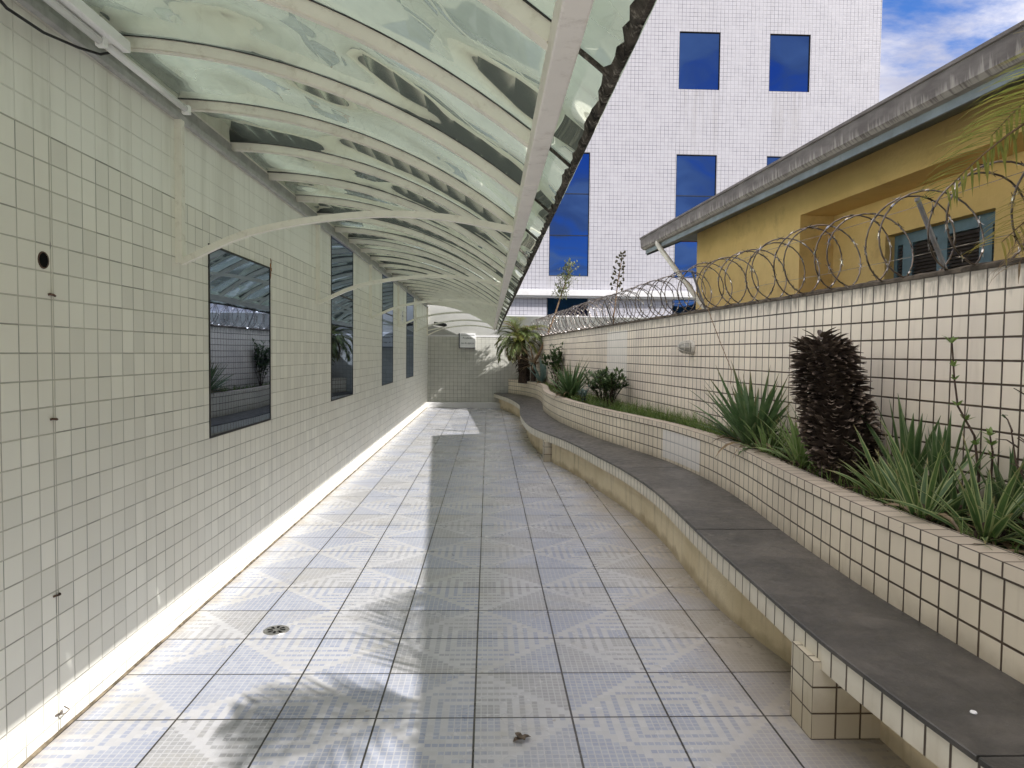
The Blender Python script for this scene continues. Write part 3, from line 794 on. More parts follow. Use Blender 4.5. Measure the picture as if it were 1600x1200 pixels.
m.face([(BX0, 44, -.1), (BX0, 28, -.1), (BX0, 28, BZ1), (BX0, 44, BZ1)], [(28, 0), (44, 0), (44, BZ1), (28, BZ1)])
m.face([(BX0, 28, BZ1), (BX1, 28, BZ1), (BX1, 44, BZ1), (BX0, 44, BZ1)])
m.face([(BX1, 44, -.1), (BX0, 44, -.1), (BX0, 44, BZ1), (BX1, 44, BZ1)], [(0, 0), (20, 0), (20, BZ1), (0, BZ1)])
loc(m, 8, 28).build("wall", M_block, ob)
for (x0, x1, z0, z1, bars) in holes:
    zs = [z0] + list(bars) + [z1]; fw = 0.03
    fr_ = MB()
    fr_.box(x0, x0 + fw, 28.05, 28.12, z0, z1); fr_.box(x1 - fw, x1, 28.05, 28.12, z0, z1)
    fr_.box(x0 + fw, x1 - fw, 28.05, 28.12, z0, z0 + fw); fr_.box(x0 + fw, x1 - fw, 28.05, 28.12, z1 - fw, z1)
    for bz in bars: fr_.box(x0 + fw, x1 - fw, 28.05, 28.12, bz - 0.014, bz + 0.014)
    f_ = loc(fr_, 8, 28).build("window", M_black, ob)
    for i in range(len(zs) - 1):
        p_ = MB(); lo_ = zs[i] + (fw if i == 0 else 0.014); hi_ = zs[i + 1] - (fw if i == len(zs) - 2 else 0.014)
        p_.box(x0 + fw, x1 - fw, 28.075, 28.10, lo_, hi_)
        loc(p_, 8, 28).build("pane", M_blueglass, f_)
m = MB(); m.box(BX0, BX1 - 4.0, 27.72, 27.997, 3.93, 4.16); m.box(BX0, BX1 - 4.0, 27.80, 27.997, 3.86, 3.93)
loc(m, 8, 28).build("cornice", M_concrete, ob, bevel=0.02)
m = MB(); m.box(BX0, BX1 - 4.0, 27.80, 27.997, 3.08, 3.16)
loc(m, 8, 28).build("sill_band", M_concrete, ob)
m = MB(); m.box(BX1, BX1 + 0.55, 31.5, 33.5, 12.45, 12.58); m.box(BX1, BX1 + 0.25, 31.6, 33.4, 11.95, 12.45)
loc(m, 8, 28).build("side_ledge", M_concrete, ob)

bw = MB(); bw.box(-3.0, 12.0, 26.2, 26.4, -0.05, 3.03)
tag(loc(bw, 0, 0).build("rear_wall", M_grey), "grey stained plaster wall at the foot of the white office block", "wall")

# ------------------------------------------------------------------ yellow house
hs_ = thing("yellow_house", "single storey ochre yellow house with grey eaves and teal shutters beyond the boundary wall", "house", (0, 0, 0), ANG)
E_ = 3.35 / CN; WF = 4.05 / CN; WB = 4.45 / CN
YN, YR_ = 10.80, 7.62          # far corner, start of the recess
m = MB()
def vface(mb, x, y0, y1, z0, z1, flip=False):
    q = [(x, y1, z0), (x, y0, z0), (x, y0, z1), (x, y1, z1)]; mb.face(q[::-1] if flip else q)
vface(m, WF, YR_, YN, -0.05, 3.57)
vface(m, WF, -4.0, YR_, 3.235, 3.57)
m.face([(WF, YR_, -.05), (WF, YR_, 3.235), (WB, YR_, 3.235), (WB, YR_, -.05)])
m.face([(WF, -4, 3.235), (WF, YR_, 3.235), (WB, YR_, 3.235), (WB, -4, 3.235)])
wy0, wy1, wz0, wz1 = 5.28, 6.68, 1.75, 2.86
for (a0, a1, b0, b1) in ((wy1, YR_, -.05, 3.235), (-4.0, wy0, -.05, 3.235), (wy0, wy1, -.05, wz0), (wy0, wy1, wz1, 3.235)):
    vface(m, WB, a0, a1, b0, b1)
rv = WB + 0.16
m.face([(WB, wy1, wz0), (WB, wy1, wz1), (rv, wy1, wz1), (rv, wy1, wz0)])
m.face([(WB, wy0, wz0), (rv, wy0, wz0), (rv, wy0, wz1), (WB, wy0, wz1)])
m.face([(WB, wy0, wz1), (rv, wy0, wz1), (rv, wy1, wz1), (WB, wy1, wz1)])
m.face([(WB, wy0, wz0), (WB, wy1, wz0), (rv, wy1, wz0), (rv, wy0, wz0)])
m.face([(WF, YN, -.05), (WF, YN, 3.57), (11, YN, 3.57), (11, YN, -.05)][::-1])
m.face([(11, -4, -.05), (11, YN, -.05), (11, YN, 3.57), (11, -4, 3.57)])
m.face([(WF, -4, -.05), (11, -4, -.05), (11, -4, 3.57), (WF, -4, 3.57)])
m.build("wall", M_ochre, hs_)
fr_ = MB(); fx0, fx1 = WB + 0.10, WB + 0.15
ny = [wy0, 5.42, 5.49, 5.98, 6.05, 6.46, 6.53, wy1]        # mullions between shutter leaves
fr_.box(fx0, fx1, wy0, wy1, wz1 - 0.10, wz1)
fr_.box(fx0, fx1, wy0, wy1, wz0, wz0 + 0.06)
for (a0, a1) in ((wy0, wy0 + 0.03), (5.42, 5.56), (5.94, 6.07), (6.41, 6.55), (wy1 - 0.05, wy1)):
    fr_.box(fx0, fx1, a0, a1, wz0 + 0.06, wz1 - 0.10)
wf_ = fr_.build("window", M_teal, hs_)
for (a0, a1) in ((wy0 + 0.03, 5.42), (5.56, 5.94), (6.07, 6.41), (6.55, wy1 - 0.05)):
    s_ = MB(); z = wz0 + 0.075
    while z < wz1 - 0.11:
        s_.face([(fx0 + 0.005, a0, z), (fx0 + 0.005, a1, z), (fx0 + 0.035, a1, z + 0.028), (fx0 + 0.035, a0, z + 0.028)])
        s_.face([(fx0 + 0.009, a0, z - 0.004), (fx0 + 0.009, a1, z - 0.004), (fx0 + 0.005, a1, z), (fx0 + 0.005, a0, z)])
        z += 0.032
    s_.face([(fx1 - 0.002, a0, wz0), (fx1 - 0.002, a1, wz0), (fx1 - 0.002, a1, wz1), (fx1 - 0.002, a0, wz1)])
    s_.build("shutter", M_louver, wf_)
EY1 = 11.55
# eaves: gutter, blue fascia and sloping soffit
m = MB(); prof = [(E_ + 0.09, 3.388), (E_ + 0.045, 3.395), (E_ + 0.012, 3.425), (E_, 3.56), (E_ - 0.014, 3.566), (E_ - 0.014, 3.59), (E_ + 0.016, 3.59), (E_ + 0.03, 3.45), (E_ + 0.09, 3.42)]
yy = [-4.0 + i * (EY1 + 4.0) / 24 for i in range(25)]
acc = [0.0]
for p0, p1 in zip(prof, prof[1:]): acc.append(acc[-1] + math.hypot(p1[0] - p0[0], p1[1] - p0[1]))
for a_, b_ in zip(yy, yy[1:]):
    for j in range(len(prof)):
        j2 = (j + 1) % len(prof); c0 = acc[j]; c1 = acc[j2] if j2 else acc[-1] + 0.04
        m.face([(prof[j][0], a_, prof[j][1]), (prof[j][0], b_, prof[j][1]), (prof[j2][0], b_, prof[j2][1]), (prof[j2][0], a_, prof[j2][1])],
               [(a_, c0), (b_, c0), (b_, c1), (a_, c1)])
for y in (yy[0], yy[-1]): m.face([(p[0], y, p[1]) for p in prof])
m.build("gutter", M_gutter, hs_)
m = MB(); m.box(E_ + 0.092, E_ + 0.116, -4.0, EY1 - 0.01, 3.325, 3.50)
m.build("fascia", simple("bluegrey_fascia", (0.165, 0.19, 0.20), 0.6, 0.3, var=0.15, scale=5, dirt=(0.10, 0.10, 0.09), damt=0.4), hs_)
m = MB(); n_ = 7                        # boards of the soffit
for k in range(n_):
    x0 = E_ + 0.12 + (WF - E_ - 0.12) * k / n_; x1 = E_ + 0.12 + (WF - E_ - 0.12) * (k + 1) / n_ - 0.008
    zf = lambda x: 3.34 + (x - E_ - 0.12) / (WF - E_ - 0.12) * 0.22
    m.face([(x0, -4, zf(x0)), (x0, EY1 - 0.01, zf(x0)), (x1, EY1 - 0.01, zf(x1)), (x1, -4, zf(x1))])
    m.face([(x0, -4, zf(x0) + 0.015), (x1 + 0.008, -4, zf(x1) + 0.015), (x1 + 0.008, EY1 - 0.01, zf(x1) + 0.015), (x0, EY1 - 0.01, zf(x0) + 0.015)])
m.face([(E_ + 0.115, EY1 - 0.01, 3.30), (WF + 0.3, EY1 - 0.01, 3.67), (WF + 0.3, EY1 - 0.01, 3.80), (E_ + 0.115, EY1 - 0.01, 3.52)])
m.face([(WF, YN, 3.56), (WF, EY1 - 0.012, 3.56), (11, EY1 - 0.012, 3.56), (11, YN, 3.56)])
m.build("soffit", M_soffit, hs_)
m = MB(); nrow = 74                     # pan tiles: wavy roof plane
rx = [E_ + 0.05, E_ + 0.4, 7.6, 11.4]; 
rzf = lambda x: 3.535 + (x - E_) * 0.34 if x <= 7.6 else 3.535 + (7.6 - E_) * 0.34 - (x - 7.6) * 0.34
yy = [-4.0 + i * (EY1 + 4.05) / (nrow * 4) for i in range(nrow * 4 + 1)]
for a_, b_ in zip(yy, yy[1:]):
    wv_ = lambda y: 0.035 * abs(math.sin(math.pi * (y + 4) / 0.21))
    for x0, x1 in zip(rx, rx[1:]):
        m.face([(x0, a_, rzf(x0) + wv_(a_)), (x1, a_, rzf(x1) + wv_(a_)), (x1, b_, rzf(x1) + wv_(b_)), (x0, b_, rzf(x0) + wv_(b_))])
    m.face([(rx[0], a_, rzf(rx[0]) - 0.012), (rx[0], a_, rzf(rx[0]) + wv_(a_)), (rx[0], b_, rzf(rx[0]) + wv_(b_)), (rx[0], b_, rzf(rx[0]) - 0.012)])
m.face([(rx[0], EY1 + 0.05, 3.54), (7.6, EY1 + 0.05, rzf(7.6)), (11.4, EY1 + 0.05, rzf(11.4))])
m.build("roof", M_roof, hs_)
m = MB(); m.tube([(E_ + 0.05, 10.75, 3.42), (E_ + 0.05, 10.75, 3.37), (E_ + 0.08, 10.72, 3.30), (WF - 0.16, 10.16, 2.42), (WF - 0.08, 10.08, 2.28), (WF - 0.05, 10.06, 2.15), (WF - 0.05, 10.06, 0.0)], 0.038, 12)
m.build("downpipe", M_pvc, hs_, smooth=True)

# ------------------------------------------------------------------ razor wire on the boundary wall (wall frame: x across, y along)
rz_ = thing("razor_wire", "long coil of rusty razor wire along the top of the boundary wall", "razor wire", (2.95, 0, 0), ANG)
m = MB(); br = MB(); RC = 0.262
path = []; th = 0.0; y = 1.2; pts = []
STEP = 2 * math.pi / 26
while y < 21.4:
    turn = int(th / (2 * math.pi)); rnd = random.Random(turn * 13 + 5)
    pitch = (0.30 if y < 8 else 0.30 - 0.07 * min(1, (y - 8) / 6)) * 1.0
    rr = RC * (1 + 0.06 * noise.noise(Vector((th * 0.21, 0.5, 0))))
    # clipped concertina: neighbouring turns pulled together in turn
    sk = 0.085 * math.sin(th * 0.5 + 0.4) + 0.03 * noise.noise(Vector((th * 0.4, 3.5, 0)))
    cx_ = 0.07 + 0.05 * noise.noise(Vector((y * 0.8, 0, 0)))
    cz_ = 2.155 + rr + 0.02 * noise.noise(Vector((y * 0.7, 9, 0)))
    pts.append(Vector((cx_ + rr * math.cos(th), y + sk, cz_ + rr * math.sin(th) * 1.02)))
    th += STEP; y += pitch / 26
m.tube(pts, 0.0058, 5, caps=False)
m.build("coil", M_zinc, rz_, smooth=True)
i = 3
while i < len(pts) - 2:
    p = pts[i]; d = (pts[i + 1] - pts[i - 1]).normalized(); nrm = d.orthogonal().normalized()
    ang = random.random() * 6.28; s1 = Matrix.Rotation(ang, 3, d) @ nrm; s2 = d.cross(s1) * 0.004
    L_ = 0.032; w1 = 0.019
    for sg_ in (1, -1):
        tip = p + d * L_ * sg_ + s1 * w1; tip2 = p + d * L_ * sg_ - s1 * w1
        for tp_ in (tip, tip2):
            br.face([p - s2 + d * 0.006 * sg_, p + s2 + d * 0.006 * sg_, tp_ + s2 * 0.3, tp_ - s2 * 0.3])
            br.face([p + s1 * 0.003, p - s1 * 0.003, tp_ - d * 0.004 * sg_, tp_ + d * 0.002 * sg_])
    br.tube([p - d * 0.012, p + d * 0.012], 0.0075, 5)
    i += 3
b_ = br.build("barbs", M_barb, rz_); b_['kind'] = 'stuff'
m = MB()
for (x, z) in ((0.07, 2.30), (0.10, 2.62)):
    m.tube([(x + 0.01 * math.sin(k), 0.5 + k * 1.0, z + 0.012 * math.cos(2.1 * k)) for k in range(21)], 0.0022, 4)
m.build("guide_wire", M_zinc, rz_)
for k, (yw, txt) in enumerate(((4.15, "leaning angle iron wire post in front of the teal shuttered window"),
                               (7.95, "leaning angle iron wire post beside the foot of the downpipe"),
                               (12.2, "third leaning angle iron wire post, by the bare seed stalk"),
                               (16.4, "farthest leaning angle iron wire post, behind the short palm"))):
    px, py = 2.95 - 0.072 * yw + 0.10, yw
    pr_ = thing("wire_post", txt, "post", (px, py, 2.12), ANG, "angle iron posts holding the razor wire")
    m = MB(); d0 = Vector((0, 0, 0)); d1 = Vector((-0.155, 0.10, 0.50))
    m.obox(d0, d1, 0.019, 0.005, (1, 0, 0)); m.obox(d0 + Vector((-0.009, 0.009, 0)), d1 + Vector((-0.009, 0.009, 0)), 0.005, 0.019, (1, 0, 0))
    m.build("shaft", M_angle, pr_)
    m = MB(); m.tube([d1 + Vector((-0.02, 0, -0.02)), d1 + Vector((0.012, 0, -0.02))], 0.006, 6); m.build("bolt", M_angle, pr_)

# bulkhead lamp on the boundary wall
yl = 8.12; bl = thing("bulkhead_lamp", "grey caged bulkhead lamp on the boundary wall", "lamp", (WX(yl), yl, 1.745), ANG)
m = MB(); m.lathe([(0.0, 0.0), (0.085, 0.0), (0.085, -0.03), (0.075, -0.045), (0.0, -0.045)], 18, axis='X'); m.build("base", M_fix, bl, merge=True)
m = MB(); m.lathe([(0.062, -0.045), (0.066, -0.07), (0.060, -0.12), (0.040, -0.155), (0.0, -0.165)], 18, axis='X'); m.build("glass_dome", simple("dusty_glass", (0.36, 0.35, 0.31), 0.35, 0.5), bl, smooth=True)
m = MB()
for k in range(4):
    a_ = math.pi * k / 4
    m.tube([(x, r_ * math.cos(a_), r_ * math.sin(a_)) for x, r_ in ((-0.04, 0.076), (-0.09, 0.074), (-0.14, 0.060), (-0.172, 0.03), (-0.178, 0), (-0.172, -0.03), (-0.14, -0.060), (-0.09, -0.074), (-0.04, -0.076))], 0.005, 6)
for x, r_ in ((-0.065, 0.078), (-0.12, 0.068)):
    m.tube([(x, r_ * math.cos(2 * math.pi * k / 20), r_ * math.sin(2 * math.pi * k / 20)) for k in range(21)], 0.005, 6)
m.build("cage", M_fix, bl, smooth=True)

# ------------------------------------------------------------------ small fittings on the left
fl = thing("fluorescent_lamp", "white double fluorescent tube fitting under the near canopy edge by the wall", "lamp", (-1.665, 3.0, 2.985))
m = MB(); m.box(-0.045, 0.045, -2.2, 0.30, -0.005, 0.045); m.build("fitting", M_lampw, fl, bevel=0.006)
m = MB(); m.tube([(0.0, 0.20, -0.022), (0.0, 0.98, -0.022)], 0.017, 12); m.build("tube", simple("opal_tube", (0.82, 0.82, 0.80), 0.2, 0.5, var=0.02), fl, smooth=True)
m = MB(); m.tube([(0.0, -1.3, -0.024), (0.0, 0.12, -0.024)], 0.017, 12); m.build("tube", simple("opal_tube", (0.82, 0.82, 0.80), 0.2, 0.5, var=0.02), fl, smooth=True)
for y in (-1.32, 0.14, 0.99):
    m = MB(); m.box(-0.02, 0.02, y - 0.018, y + 0.018, -0.045, 0.0); m.build("lamp_holder", M_lampw, fl, bevel=0.004)
m = MB(); m.tube([(-0.05, -0.62, 0.0), (-0.085, -0.50, -0.055), (-0.105, -0.30, -0.095), (-0.108, -0.08, -0.085), (-0.105, 0.15, -0.045), (-0.08, 0.28, -0.02), (-0.04, 0.34, 0.02)], 0.006, 8)
m.build("cable", M_black, fl, smooth=True)

vt = thing("pipe_opening", "small round dark pipe opening in the near cream tiled wall", "vent", (WL, 2.985, 2.012))
m = MB(); m.lathe([(0.030, 0.003), (0.034, 0.004), (0.036, 0.0), (0.036, -0.002)], 20, axis='X'); m.build("rim", M_iron, vt)
m = MB(); m.lathe([(0.0, 0.0015), (0.031, 0.0015)], 20, axis='X'); m.build("bore", M_dark, vt)

HK = [(1.873, "upper rusty peg in the joint below the round pipe opening"), (1.352, "middle rusty peg in the joint on the near tiled wall"),
      (0.60, "lower rusty peg in the wall joint, just above the sunlit strip"), (0.085, "bent wire hook sticking from the sunlit foot of the tiled wall")]
for z, lab in HK:
    hk = thing("wall_peg", lab, "peg", (WL, 3.035, z), 0, "rusty pegs in the joint of the near wall")
    m = MB(); m.tube([(0, -0.022, 0), (0.006, -0.018, 0.003), (0.010, 0, 0.001), (0.006, 0.016, -0.002), (0, 0.022, 0)], 0.005, 6)
    if z < 0.2: m.tube([(0.0, -0.01, 0), (0.035, -0.012, 0.005), (0.042, 0.008, 0.015), (0.015, 0.018, 0.022)], 0.003, 6)
    m.build("shank", M_iron if z > 0.2 else M_zinc, hk)

sc_ = thing("security_camera", "small dark security camera on a white bracket at the far left corner", "camera", (-1.40, 20.9, 2.42))
m = MB(); m.obox((-0.42, 0.0, -0.13), (0.12, 0.0, 0.0), 0.05, 0.03); m.build("bracket", M_white, sc_)
m = MB(); m.obox((-0.20, 0.02, 0.09), (0.14, -0.05, 0.04), 0.11, 0.10); m.build("housing", simple("charcoal_plastic", (0.03, 0.032, 0.033), 0.5, 0.4), sc_, bevel=0.02)
m = MB(); m.lathe([(0.0, 0.0), (0.03, 0.0), (0.034, 0.03)], 14, (0.145, -0.05, 0.04), 'X'); m.build("lens", M_black, sc_)

rd = thing("round_plaque", "small round grey plaque on the left wall between the two farthest windows", "plaque", (WL, 15.1, 2.42))
m = MB(); m.lathe([(0.0, 0.012), (0.11, 0.012), (0.12, 0.0)], 22, axis='X'); m.build("disc", M_plate, rd)
m = MB(); m.lathe([(0.075, 0.014), (0.085, 0.015), (0.095, 0.014)], 22, axis='X'); m.box(0.012, 0.015, -0.05, 0.05, -0.02, 0.02); m.build("mark", simple("grey_print", (0.25, 0.25, 0.25), 0.5), rd)

sg_ = thing("wall_sign", "white sign with two lines of dark lettering and navy edge on end wall", "sign", (-0.63, 21.47, 2.03))
m = MB(); m.box(-0.235, 0.235, -0.045, 0.028, -0.215, 0.215); m.build("panel", M_plate, sg_, bevel=0.004)
m = MB(); m.box(-0.262, -0.236, -0.043, 0.03, -0.232, 0.218); m.box(-0.236, 0.235, -0.043, 0.03, -0.234, -0.2155); m.build("edge", M_navy, sg_)
m = MB(); m.box(-0.20, 0.21, -0.0475, -0.0455, 0.155, 0.168); m.build("rule", M_ink, sg_)
def text(body, size, loc_, parent, mat):
    c = bpy.data.curves.new("lettering", 'FONT'); c.body = body; c.size = size; c.align_x = 'CENTER'; c.extrude = 0.001
    tmp = bpy.data.objects.new("tmp", c); COL.objects.link(tmp)
    dg = bpy.context.evaluated_depsgraph_get()
    me = bpy.data.meshes.new_from_object(tmp.evaluated_get(dg)); bpy.data.objects.remove(tmp)
    me.materials.clear(); me.materials.append(mat)
    o = bpy.data.objects.new("lettering", me); COL.objects.link(o); o.parent = parent
    o.location = loc_; o.rotation_euler = (math.pi / 2, 0, 0); return o
text("Proibido", 0.085, (0.0, -0.0465, 0.045), sg_, M_ink)
text("uso de cigarros", 0.066, (0.0, -0.0465, -0.10), sg_, M_ink)

fd = thing("floor_drain", "round steel floor drain in the near sunlit floor tiles", "drain", (-1.236, 4.157, 0.0))
m = MB(); m.lathe([(0.060, 0.002), (0.068, 0.005), (0.073, 0.004), (0.075, 0.0)], 28); m.lathe([(0.0, 0.003), (0.012, 0.004), (0.060, 0.002)], 28); m.build("rim", M_steel, fd)
m = MB()
for k in range(8):
    a_ = 2 * math.pi * k / 8
    c_, s_ = math.cos(a_), math.sin(a_)
    P3 = lambda r_, w_: (r_ * c_ - w_ * s_, r_ * s_ + w_ * c_, 0.0052)
    m.face([P3(0.022, -0.005), P3(0.052, -0.009), P3(0.052, 0.009), P3(0.022, 0.005)])
m.build("slots", M_dark, fd)


# ------------------------------------------------------------------ plants
def blade(mb, base, az, el, length, width, droop, segs=6, fold=0.25, twist=0.0, taper=1.0, waist=0.55, tip=0.0):
    """strap leaf: rises at angle el, bends down by droop, folded along its midrib"""
    p = Vector(base); prev = None
    for i in range(segs + 1):
        t_ = i / segs; e = el - droop * t_ ** 1.5
        d = Vector((math.cos(az) * math.cos(e), math.sin(az) * math.cos(e), math.sin(e)))
        side = Vector((-math.sin(az), math.cos(az), 0)); nm = side.cross(d)
        if twist: side = (Matrix.Rotation(twist * t_, 3, d) @ side)
        wv_ = width * (waist + (1 - waist) * math.sin(min(1, t_ / 0.45) * math.pi / 2)) * max(tip, (1 - max(0, (t_ - 0.4) / 0.6) ** 1.6) ** taper) * 0.5
        wv_ = max(wv_, 0.0006)
        up_ = side.cross(d) * -1
        cur = (p + side * wv_ + up_ * wv_ * fold, p.copy(), p - side * wv_ + up_ * wv_ * fold)
        if prev:
            ta = (i - 1) / segs
            mb.face([prev[0], prev[1], cur[1], cur[0]], [(0, ta), (.5, ta), (.5, t_), (0, t_)])
            mb.face([prev[1], prev[2], cur[2], cur[1]], [(.5, ta), (1, ta), (1, t_), (.5, t_)])
        prev = cur; p = p + d * length / segs


def rosette(name, label, cat, x, y, mat, n, length, width, el=(0.2, 1.4), droop=(0.2, 0.9), group=None, z=0.80, stem=True, spread=0.04, fold=0.25, seed=1, lean=(0, 0), avoid=True):
    rn = random.Random(seed); root = thing(name, label, cat, (x, y, z), 0, group); mb = MB()
    for k in range(n):
        az = k * 2.399 + rn.uniform(-0.3, 0.3); f_ = rn.random(); e = el[0] + (el[1] - el[0]) * f_
        L_ = length * rn.uniform(0.7, 1.08) * (0.75 + 0.25 * f_)
        bx, by = spread * math.cos(az) * rn.random(), spread * math.sin(az) * rn.random()
        if avoid:                      # keep leaves on this side of the wall
            reach = L_ * math.cos(e) * math.cos(az); lim = WX(y) - x - 0.02
            h_ = L_ * math.cos(e); lo_lim = 0.62 * L_
            sy_ = 1 if math.sin(az) >= 0 else -1
            if reach > lim: az = sy_ * math.acos(max(-1, min(1, lim * rn.random() / h_)))
            elif -reach > lo_lim: az = sy_ * math.acos(max(-1, min(1, -lo_lim * rn.random() / h_)))
        blade(mb, (bx, by, 0.0), az, min(e, 1.5), L_, width * rn.uniform(0.75, 1.15), rn.uniform(*droop) * (1.2 - 0.6 * f_), fold=fold, twist=rn.uniform(-0.5, 0.5))
    mb.build("leaves", mat, root)
    dd = MB()                      # browned, collapsed outer leaves
    for k in range(max(4, n // 5)):
        az = rn.choice((1.57, -1.57)) + rn.uniform(-1.0, 1.0)
        blade(dd, (0, 0, 0.02), az, rn.uniform(0.1, 0.6), length * rn.uniform(.4, .75), width * rn.uniform(.5, .8), rn.uniform(1.0, 1.7), fold=0.5, twist=rn.uniform(-1, 1))
    dd.build("dead_leaves", L_dry, root)
    if stem:
        st = MB(); st.lathe([(0.0, -0.03), (0.05, -0.03), (0.055, 0.02), (0.035, 0.09), (0.0, 0.11)], 10)
        st.build("crown_base", M_bark, root)
    return root


def bush(name, label, x, y, height, rad, nleaf, lsize, mat, z=0.80, seed=1, group=None, nst=7, upright=0.7):
    rn = random.Random(seed); root = thing(name, label, "shrub", (x, y, z), 0, group)
    st = MB(); lf = MB(); tips = []
    for k in range(nst):
        az = 2 * math.pi * k / nst + rn.uniform(-.4, .4); r_ = rad * rn.uniform(0.3, 0.95); hh = height * rn.uniform(0.65, 1.0)
        p1 = Vector((r_ * 0.4 * math.cos(az), r_ * 0.4 * math.sin(az), hh * 0.5)); p2 = Vector((r_ * math.cos(az), r_ * math.sin(az), hh))
        if x + p2.x > WX(y) - 0.03: p2.x = WX(y) - 0.05 - x
        pth = [Vector((0.02 * math.cos(az), 0.02 * math.sin(az), 0)), p1 * 0.5, p1, (p1 + p2) / 2 + Vector((rn.uniform(-.02, .02), rn.uniform(-.02, .02), 0)), p2]
        st.tube(pth, 0.008, 5, 0.003); tips.append(pth)
        for j in range(3):
            b0 = pth[2].lerp(pth[4], rn.uniform(0, 0.8)); a2 = rn.random() * 6.28
            e2 = b0 + Vector((math.cos(a2) * rad * 0.35, math.sin(a2) * rad * 0.35, rn.uniform(0.02, 0.12)))
            if x + e2.x > WX(y) - 0.03: e2.x = WX(y) - 0.05 - x
            st.tube([b0, b0.lerp(e2, 0.5) + Vector((0, 0, 0.01)), e2], 0.004, 4, 0.002); tips.append([b0, b0.lerp(e2, .3), b0.lerp(e2, .6), e2])
    for k in range(nleaf):
        pth = tips[rn.randrange(len(tips))]; q = rn.uniform(0.25, 1.0) * (len(pth) - 1); i = min(int(q), len(pth) - 2)
        c = pth[i].lerp(pth[i + 1], q - i)
        az = rn.random() * 6.28; e = rn.uniform(-0.3, 1.2)
        L_ = lsize * rn.uniform(0.6, 1.15)
        if x + c.x + L_ * math.cos(az) > WX(y): az = math.pi
        blade(lf, c, az, e, L_, L_ * 0.42, rn.uniform(0, 0.6), segs=3, fold=0.2, waist=0.25)
    st.build("stems", M_twig, root); lf.build("leaves", mat, root)
    return root


def bedx(y, f_): return BB(y) + 0.15 + (WX(y) - BB(y) - 0.17) * f_

rosette("yucca", "large dark green yucca with stiff sword leaves left of the dead stump", "plant", bedx(6.25, 0.45), 6.25, L_yucca, 95, 0.90, 0.050, el=(0.05, 1.35), droop=(0.05, 0.45), seed=3)
rosette("strap_plant", "bright green strap leaved plant just left of the dead scaly stump", "plant", bedx(5.25, 0.45), 5.25, L_spider, 44, 0.60, 0.036, el=(0.1, 1.45), droop=(0.3, 1.0), seed=5)
rosette("strap_plant", "loose low strap leaved plant between the yucca and the planter edge", "plant", bedx(5.75, 0.15), 5.75, L_spider, 30, 0.42, 0.024, el=(0.0, 1.2), droop=(0.4, 1.3), seed=8)
for k, (y, f_, n, L_, lab) in enumerate((
        (4.20, 0.88, 14, 0.66, "upright sword leaf clump behind the dead stump, nearest the stump"),
        (3.85, 0.80, 14, 0.58, "upright sword leaf clump by the wall, right of the dead stump"),
        (3.35, 0.80, 14, 0.46, "upright sword leaf clump at the foot of the leafy weed stem"))):
    rosette("sword_plant", lab, "plant", bedx(y, f_), y, L_sword, n, L_, 0.055, el=(0.75, 1.5), droop=(0.0, 0.3), group="upright sword leaf plants by the wall", seed=20 + k, fold=0.35)
for k, (y, f_, n, L_, lab) in enumerate((
        (3.90, 0.30, 24, 0.50, "cream edged variegated strap plant right beside the dead stump"),
        (3.50, 0.16, 26, 0.56, "middle cream edged variegated strap plant hanging over the planter edge"),
        (3.12, 0.25, 26, 0.54, "cream edged variegated strap plant below the bare twiggy shrub"),
        (2.75, 0.35, 22, 0.54, "nearest cream edged variegated strap plant at the right picture edge"))):
    rosette("variegated_plant", lab, "plant", bedx(y, f_), y, L_varieg, n + 8, L_, 0.036, el=(0.10, 1.35), droop=(0.1, 0.8), group="variegated strap plants in the planter", seed=31 + k, fold=0.3)
rosette("strap_plant", "dark strap leaved plant against the wall behind the bright strap plant", "plant", bedx(5.30, 0.88), 5.30, L_sword, 30, 0.52, 0.038, el=(0.3, 1.4), droop=(0.1, 0.7), seed=61)
rosette("strap_plant", "grassy strap plant at the wall foot right of the large yucca", "plant", bedx(5.95, 0.80), 5.95, L_spider, 34, 0.44, 0.022, el=(0.3, 1.45), droop=(0.3, 1.1), seed=62)
rosette("strap_plant", "dark strap leaved plant by the wall below the leafy weed", "plant", bedx(3.55, 0.55), 3.55, L_sword, 28, 0.42, 0.036, el=(0.2, 1.4), droop=(0.1, 0.7), seed=63)
rosette("strap_plant", "dark low strap leaved plant filling the bed under the bare twiggy shrub", "plant", bedx(2.95, 0.75), 2.95, L_sword, 30, 0.42, 0.036, el=(0.2, 1.4), droop=(0.1, 0.7), seed=64)
rosette("yucca", "bushy blue green yucca in the far half of the planter, between two shrubs", "plant", bedx(13.1, 0.25), 13.1, L_yucca, 110, 0.86, 0.050, el=(0.1, 1.45), droop=(0.1, 0.6), seed=41)
rosette("agave", "small blue grey agave beside the trunk of the short palm", "plant", bedx(19.2, 0.55), 19.2, L_agave, 40, 0.80, 0.085, el=(0.3, 1.45), droop=(0.0, 0.3), seed=44)
bush("shrub", "dark glossy shrub against the boundary wall, right of the far yucca", bedx(10.75, 0.45), 10.75, 0.64, 0.36, 900, 0.085, L_bush, seed=51, nst=12)
bush("shrub", "low spreading green shrub right behind the far yucca", bedx(11.7, 0.70), 11.7, 0.58, 0.50, 900, 0.085, L_bush2, seed=52, nst=12)
bush("shrub", "tall open leafy shrub by the wall, left of the far yucca", bedx(16.6, 0.62), 16.6, 1.10, 0.42, 760, 0.120, L_bush, seed=53, nst=11)
bush("shrub", "small grey green seedling shrub at the planter edge before the glossy shrub", bedx(11.6, 0.10), 11.6, 0.30, 0.14, 160, 0.06, L_agave, seed=54, nst=5)

